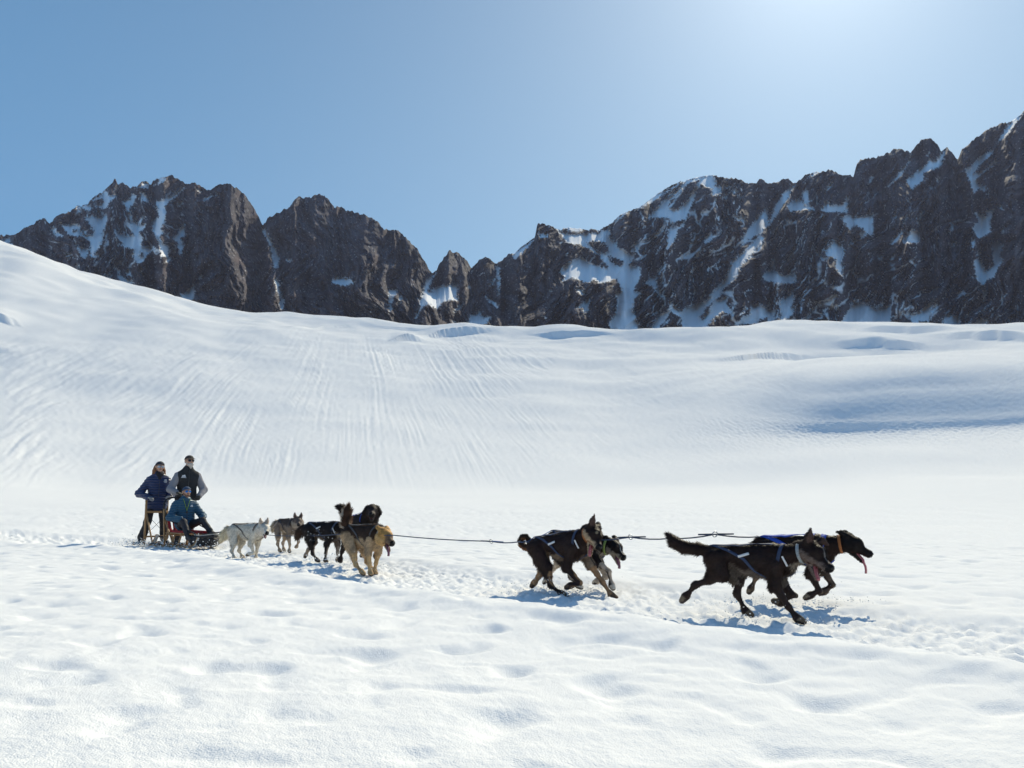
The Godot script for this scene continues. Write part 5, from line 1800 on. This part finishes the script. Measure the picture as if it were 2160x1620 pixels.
func emblem(P: Dictionary, at: Vector3, w: float, lines: int) -> void:      # the pale stitched mark on the chest: a peak over a bar of lettering too small to read
	var st := begin()
	var c := hug(P.jac, at, Vector3(1, 0.1, 0.0), 0.016)
	var u := Vector3(0, 0, -1)
	var y := Vector3.UP
	for s in [0.004, 0.0]:
		var o := Vector3(s, 0, 0)
		var q := [c + u * -0.5 * w, c + u * -0.15 * w + y * w * 0.45, c + u * 0.0 * w + y * w * 0.25, c + u * 0.2 * w + y * w * 0.55, c + u * 0.5 * w]
		for t in [[0, 1, 2], [0, 2, 4], [2, 3, 4]]:
			var order: Array = t if s > 0.0 else [t[0], t[2], t[1]]
			for k in order: st.add_vertex(q[k] + o)
	for l in lines:
		box(st, Transform3D(Basis(), c + Vector3(0.002, -0.016 - 0.020 * l, 0)), Vector3(0.004, 0.011, w * (1.1 - 0.25 * l)), 0.001)
	put("emblem", finish(st, false), solid("white_stitching", 0.6, 0.62, 0.66, 0.7), P.jacket_node)


func build_people() -> void:
	# the man behind the seat
	var man := {
		"tall": 1.11,
		"pelvis": Vector3(0, 0.95, 0), "chest": Vector3(0.02, 1.29, 0), "neck": Vector3(0.03, 1.50, 0), "head": Vector3(0.06, 1.655, 0), "look": Vector3(1, 0.03, -0.28), "shoulder": 0.19, "puff": 0.024, "hem": -0.02,
		"arms": [[Vector3(0.06, 1.10, 0.31), Vector3(0.235, 1.03, 0.235), Vector3(0.33, 1.02, 0.18)], [Vector3(0.05, 1.09, -0.31), Vector3(0.22, 0.97, -0.20), Vector3(0.31, 0.95, -0.16)]],
		"legs": [[Vector3(0.05, 0.50, 0.10), Vector3(-0.02, 0.10, 0.11), Vector3(0.16, 0.055, 0.13)], [Vector3(0.05, 0.50, -0.11), Vector3(-0.02, 0.10, -0.12), Vector3(0.16, 0.055, -0.14)]],
		"jacket": Color(0.020, 0.021, 0.023), "jacket_mat": "black_fleece", "jacket_rough": 0.9, "vest": true, "sleeve": Color(0.22, 0.215, 0.235), "trousers": Color(0.05, 0.042, 0.040), "trousers_mat": "charcoal_trousers",
		"glove": Color(0.035, 0.032, 0.026), "glove_mat": "dark_gloves", "hat": Color(0.05, 0.038, 0.032), "hat_mat": "brown_cap", "hat_kind": "cap", "lens": Color(0.03, 0.035, 0.04), "lens_mat": "dark_lens", "zip": Color(0.05, 0.05, 0.055)}
	var mp := on_sled(-0.30, 0.0, -0.33)
	make_person("bearded man in a brown cap, black vest and grey sleeves standing behind the seat", mp + Vector3(0, 0.0, 0), 56.0, man)
	beard(man)
	emblem(man, (man.chest as Vector3) + Vector3(0, 0.04, 0.10), 0.085, 1)
	# the woman on the towed sled
	var woman := {
		"tall": 1.10,
		"pelvis": Vector3(0, 0.90, 0), "chest": Vector3(0.02, 1.22, 0), "neck": Vector3(0.025, 1.42, 0), "head": Vector3(0.05, 1.565, 0), "look": Vector3(1, 0.0, -0.05), "shoulder": 0.17, "puff": 0.020, "hem": -0.10, "quilt": 0.010,
		"arms": [[Vector3(-0.02, 1.03, 0.335), Vector3(0.20, 0.955, 0.20), Vector3(0.29, 0.94, 0.15)], [Vector3(0.02, 1.02, -0.27), Vector3(0.22, 0.97, -0.20), Vector3(0.31, 0.96, -0.16)]],
		"legs": [[Vector3(0.05, 0.48, 0.15), Vector3(-0.03, 0.10, 0.235), Vector3(0.15, 0.055, 0.26)], [Vector3(0.04, 0.48, -0.14), Vector3(-0.03, 0.10, -0.20), Vector3(0.15, 0.055, -0.22)]],
		"jacket": Color(0.016, 0.027, 0.088), "jacket_mat": "navy_down", "jacket_rough": 0.42, "trousers": Color(0.014, 0.013, 0.016), "trousers_mat": "black_trousers", "cuff": 0.085,
		"glove": Color(0.22, 0.22, 0.23), "glove_mat": "grey_gloves", "hat": Color(0.04, 0.042, 0.055), "hat_mat": "dark_beanie", "hat_kind": "beanie", "lens": Color(0.55, 0.5, 0.48), "lens_mat": "mirror_lens", "zip": Color(0.30, 0.32, 0.40)}
	make_person("woman in a quilted navy jacket, dark beanie and mirrored glasses standing at the wooden frame", on_sled(-1.06, 0.0, -0.08), 56.0, woman)
	hair_and_scarf(woman)
	emblem(woman, (woman.chest as Vector3) + Vector3(0, 0.06, -0.11), 0.06, 2)
	# the passenger
	var sit := {
		"pelvis": Vector3(0.0, 0.46, 0), "chest": Vector3(-0.09, 0.80, 0), "neck": Vector3(-0.08, 1.00, 0), "head": Vector3(-0.045, 1.15, 0), "look": Vector3(1, 0.08, -0.10), "shoulder": 0.205, "puff": 0.024, "hem": 0.02, "quilt": 0.008, "curl": 0.35,
		"arms": [[Vector3(0.08, 0.62, 0.335), Vector3(0.33, 0.585, 0.20), Vector3(0.42, 0.57, 0.16)], [Vector3(0.08, 0.64, -0.33), Vector3(0.33, 0.625, -0.25), Vector3(0.42, 0.61, -0.22)]],
		"legs": [[Vector3(0.41, 0.53, 0.16), Vector3(0.60, 0.24, 0.10), Vector3(0.76, 0.20, 0.09)], [Vector3(0.42, 0.56, -0.22), Vector3(0.66, 0.31, -0.34), Vector3(0.82, 0.28, -0.36)]],
		"jacket": Color(0.014, 0.070, 0.125), "jacket_mat": "teal_down", "jacket_rough": 0.5, "trousers": Color(0.018, 0.016, 0.022), "trousers_mat": "dark_trousers",
		"hat": Color(0.05, 0.085, 0.15), "hat_mat": "blue_beanie", "hat_kind": "beanie", "lens": Color(0.03, 0.22, 0.55), "lens_mat": "blue_lens", "zip": Color(0.06, 0.10, 0.14)}
	make_person("seated man in a teal jacket, blue beanie and blue mirrored glasses riding on the sled", on_sled(0.30, 0.0, 0.0), 50.0, sit)
	stubble(sit)
	lanyard(sit)
	emblem(sit, (sit.chest as Vector3) + Vector3(0, 0.05, -0.10), 0.05, 1)


func on_head(P: Dictionary, called: String, bones: Array, key: String, c: Color, cell := 0.009) -> void:
	var g := blob(bones, cell, 0.007)
	var o := put(called, array_mesh(g.v, g.n, g.idx), solid(key, c.r, c.g, c.b, 0.8), P.root)
	o.transform = P.xf


func beard(P: Dictionary) -> void:
	var b := []
	b.append(bone(Vector3(0.075, -0.070, -0.03), Vector3(0.075, -0.070, 0.03), 0.026, 0.026))
	b.append(bone(Vector3(0.07, -0.095, 0), Vector3(0.078, -0.135, 0), 0.032, 0.018))
	b.append(bone(Vector3(0.091, -0.042, -0.02), Vector3(0.091, -0.042, 0.02), 0.0095, 0.0095))
	for s in [-1.0, 1.0]: b.append(bone(Vector3(0.06, -0.085, 0.03 * s), Vector3(0.0, -0.025, 0.068 * s), 0.020, 0.012))
	on_head(P, "beard", b, "grey_beard", Color(0.42, 0.38, 0.34))


func stubble(P: Dictionary) -> void:
	var b := []
	b.append(bone(Vector3(0.071, -0.080, -0.026), Vector3(0.071, -0.080, 0.026), 0.022, 0.022))
	b.append(bone(Vector3(0.091, -0.040, -0.02), Vector3(0.091, -0.040, 0.02), 0.0085, 0.0085))
	for s in [-1.0, 1.0]: b.append(bone(Vector3(0.06, -0.082, 0.03 * s), Vector3(0.0, -0.02, 0.068 * s), 0.019, 0.013))
	on_head(P, "beard", b, "brown_beard", Color(0.16, 0.085, 0.055))


func hair_and_scarf(P: Dictionary) -> void:
	for s in [-1.0, 1.0]:
		var b := []
		for q in 3:
			var z: float = (0.066 + 0.008 * q) * s
			b.append(bone(Vector3(-0.02 - 0.018 * q, 0.02, z), Vector3(-0.005 - 0.02 * q, -0.07, z * 1.25), 0.017, 0.022))
			b.append(bone(Vector3(-0.005 - 0.02 * q, -0.07, z * 1.25), Vector3(0.015 - 0.02 * q, -0.165, z * (1.35 + 0.12 * q)), 0.022, 0.008))
		on_head(P, "hair", b, "auburn_hair", Color(0.20, 0.085, 0.035))
	var g := blob([bone(Vector3(0.005, -0.105, 0), Vector3(0.012, -0.15, 0), 0.062, 0.074), bone(Vector3(0.03, -0.135, -0.03), Vector3(0.03, -0.135, 0.03), 0.05, 0.05), bone(Vector3(0.06, -0.15, 0), Vector3(0.075, -0.23, 0), 0.045, 0.03)], 0.01, 0.01)
	var o := put("neck_warmer", array_mesh(g.v, g.n, g.idx), solid("black_scarf", 0.014, 0.012, 0.016, 0.85), P.root)
	o.transform = P.xf


func lanyard(P: Dictionary) -> void:
	var pts := []
	var nk: Vector3 = P.neck
	var low: Vector3 = P.chest + Vector3(0, -0.06, 0)
	for s in [1.0, -1.0]:
		var side := []
		for i in 7:
			var t := i / 6.0 if s > 0.0 else 1.0 - i / 6.0
			side.append(hug(P.jac, (nk + Vector3(0, 0.0, 0)).lerp(low, t) + Vector3(0, 0, s * 0.07 * (1.0 - t)), Vector3(1, 0.15, 0), 0.014))
		pts.append_array(side)
	one_tube("lanyard", pts, [0.0055], solid("green_cord", 0.22, 0.34, 0.05, 0.7), P.root, 5)
	var st := begin()
	box(st, Transform3D(Basis(), (pts[6] as Vector3) + Vector3(0.012, -0.03, 0)), Vector3(0.02, 0.05, 0.035))
	put("pendant", finish(st, false), solid("glasses_frame", 0.03, 0.028, 0.028, 0.35), P.root)


# ---- lines from the sled to the dogs ----
func sag(pts: Array, per := 6, drop := 0.02) -> Array:
	var out := []
	for i in pts.size() - 1:
		for s in per:
			var t := s / float(per)
			out.append((pts[i] as Vector3).lerp(pts[i + 1], t) - Vector3(0, drop * 4.0 * t * (1.0 - t), 0))
	out.append(pts[-1])
	return out


func build_lines() -> void:
	var rope := solid("gangline_rope", 0.03, 0.045, 0.085, 0.7)
	var blue := solid("blue_rope", 0.03, 0.12, 0.36, 0.7)
	var steel := solid("steel", 0.45, 0.45, 0.46, 0.35, 0.9)
	var start := on_sled(1.62, 0.34, -0.02)
	var end: Vector3 = team.lead_far.get_meta("tug")
	var pts := [start, at_depth(560, 1128, 13.3), at_depth(645, 1130, 12.2), at_depth(742, 1124, 10.3), at_depth(830, 1129, 9.15), at_depth(1036, 1142, 8.15), at_depth(1095, 1143, 7.85), at_depth(1235, 1139, 7.45), at_depth(1330, 1133, 7.1), at_depth(1412, 1136, 6.75), at_depth(1508, 1127, 6.45), end]
	var g := base("gangline", Vector3.ZERO)
	tag(g, "long dark gangline running from the sled past every dog to the lead pair", "rope")
	one_tube("rope", sag(pts, 4, 0.012), [0.0065], rope, g, 6)
	for k in [5, 8, 10]:
		var st := begin()
		var ring := []
		var c: Vector3 = pts[k]
		var d := ((pts[k + 1] as Vector3) - (pts[k - 1] as Vector3)).normalized()
		var u := d.cross(Vector3.UP).normalized() * 0.3 + Vector3.UP
		for i in 12: ring.append(c + (d * cos(TAU * i / 12) + u.normalized() * sin(TAU * i / 12)) * 0.022)
		tube(st, ring, [0.0048], 6, true)
		put("ring", finish(st), steel, g)
		one_tube("splice", [c + d * 0.025, c + d * 0.17], [0.0085, 0.007], blue if k == 5 else rope, g, 6)
		one_tube("splice", [c - d * 0.025, c - d * 0.15], [0.0085, 0.007], rope, g, 6)
	var ties := [["lead_near", 9, "nearest lead dog"], ["swing_near", 6, "curl-tailed black and tan dog"], ["swing_far", 6, "white-chested dog beside the curl-tailed dog"], ["tan", 3, "golden tan dog"], ["fluffy", 3, "shaggy black dog"], ["black", 2, "snow-flecked black dog"], ["grey", 1, "grey wolf-coloured dog"], ["white", 0, "cream white dog"]]
	for t in ties:
		var dog: Node3D = team[t[0]]
		var a: Vector3 = dog.get_meta("tug")
		var b: Vector3 = pts[t[1]]
		if a.distance_to(b) > 1.3: b = a + (b - a).normalized() * 1.3
		var n := base("tug_line", Vector3.ZERO)
		tag(n, "thin tug line tied to the harness of the " + t[2], "rope", "tug lines")
		one_tube("cord", sag([a, b], 6, 0.02), [0.0048], blue if t[1] > 4 else rope, n, 5)
		one_tube("snap", [b, b.lerp(a, 0.05)], [0.009, 0.007], steel, n, 6)


# ---- snow thrown up by feet and runners ----
func build_spray() -> void:
	var rng := RandomNumberGenerator.new()
	rng.seed = 505
	var xs: Array[Transform3D] = []
	var puff := func(c: Vector3, spread: Vector3, count: int, lo: float, hi: float) -> void:
		for i in count:
			var q := Vector3(rng.randfn(0, 1), absf(rng.randfn(0, 1)), rng.randfn(0, 1)) * spread
			var s := lerpf(lo, hi, pow(rng.randf(), 3.0))
			var p := c + q
			xs.append(Transform3D(Basis.from_euler(Vector3(rng.randf() * 6, rng.randf() * 6, rng.randf() * 6)).scaled(Vector3(s, s * rng.randf_range(0.6, 1.0), s)), p))
	for key in team:
		var dog: Node3D = team[key]
		var near: bool = key.begins_with("lead") or key.begins_with("swing")
		for x in [-0.45, -0.2, 0.05, 0.3]:
			for z in [-0.1, 0.1]:
				var p: Vector3 = dog.transform * Vector3(x + rng.randf_range(-0.1, 0.1), 0, z)
				p.y = near_height(p.x, p.z, Vector2(p.x, p.z).length())
				puff.call(p, Vector3(0.12, 0.022, 0.10), 45, 0.003, 0.010)
		for i in 3:
			var p2: Vector3 = dog.transform * Vector3(rng.randf_range(-0.5, 0.3), 0.06, rng.randf_range(-0.1, 0.15))
			puff.call(p2, Vector3(0.12, 0.10, 0.10), 26, 0.002, 0.006)
	var bk: Node3D = team.black
	puff.call(bk.transform * Vector3(0.05, 0.30, 0.14), Vector3(0.22, 0.12, 0.06), 60, 0.003, 0.008)
	puff.call(bk.transform * Vector3(0.25, 0.05, 0.2), Vector3(0.16, 0.05, 0.1), 120, 0.003, 0.014)
	var wh: Node3D = team.swing_near
	puff.call(wh.transform * Vector3(0.05, 0.15, 0.0), Vector3(0.20, 0.10, 0.1), 60, 0.002, 0.006)
	for q in [[1.2, 0.05, 0.1, 120], [1.35, 0.06, -0.1, 120], [0.6, 0.03, 0.35, 120], [0.0, 0.03, 0.35, 160], [-0.6, 0.05, 0.2, 200], [-1.1, 0.06, 0.25, 260], [-1.35, 0.05, 0.3, 220], [-0.4, 0.04, -0.2, 100], [1.3, 0.16, 0.05, 50]]:
		puff.call(on_sled(q[0], q[1] - 0.03, q[2]), Vector3(0.2, 0.07, 0.14), q[3], 0.004, 0.017)
	var ball := SphereMesh.new()
	ball.radius = 1.0
	ball.height = 2.0
	ball.radial_segments = 6
	ball.rings = 3
	var m := solid("loose_snow", 0.95, 0.95, 0.94, 0.9)
	m.backlight_enabled = true
	m.backlight = Color(1.0, 1.0, 1.0)
	ball.material = m
	var mm := MultiMesh.new()
	mm.transform_format = MultiMesh.TRANSFORM_3D
	mm.mesh = ball
	mm.instance_count = xs.size()
	for i in xs.size(): mm.set_instance_transform(i, xs[i])
	var o := MultiMeshInstance3D.new()
	o.name = "snow_spray"
	o.multimesh = mm
	add_child(o, true)
	tag(o, "loose snow crumbs kicked up round paws and runners", "snow", "", "stuff")
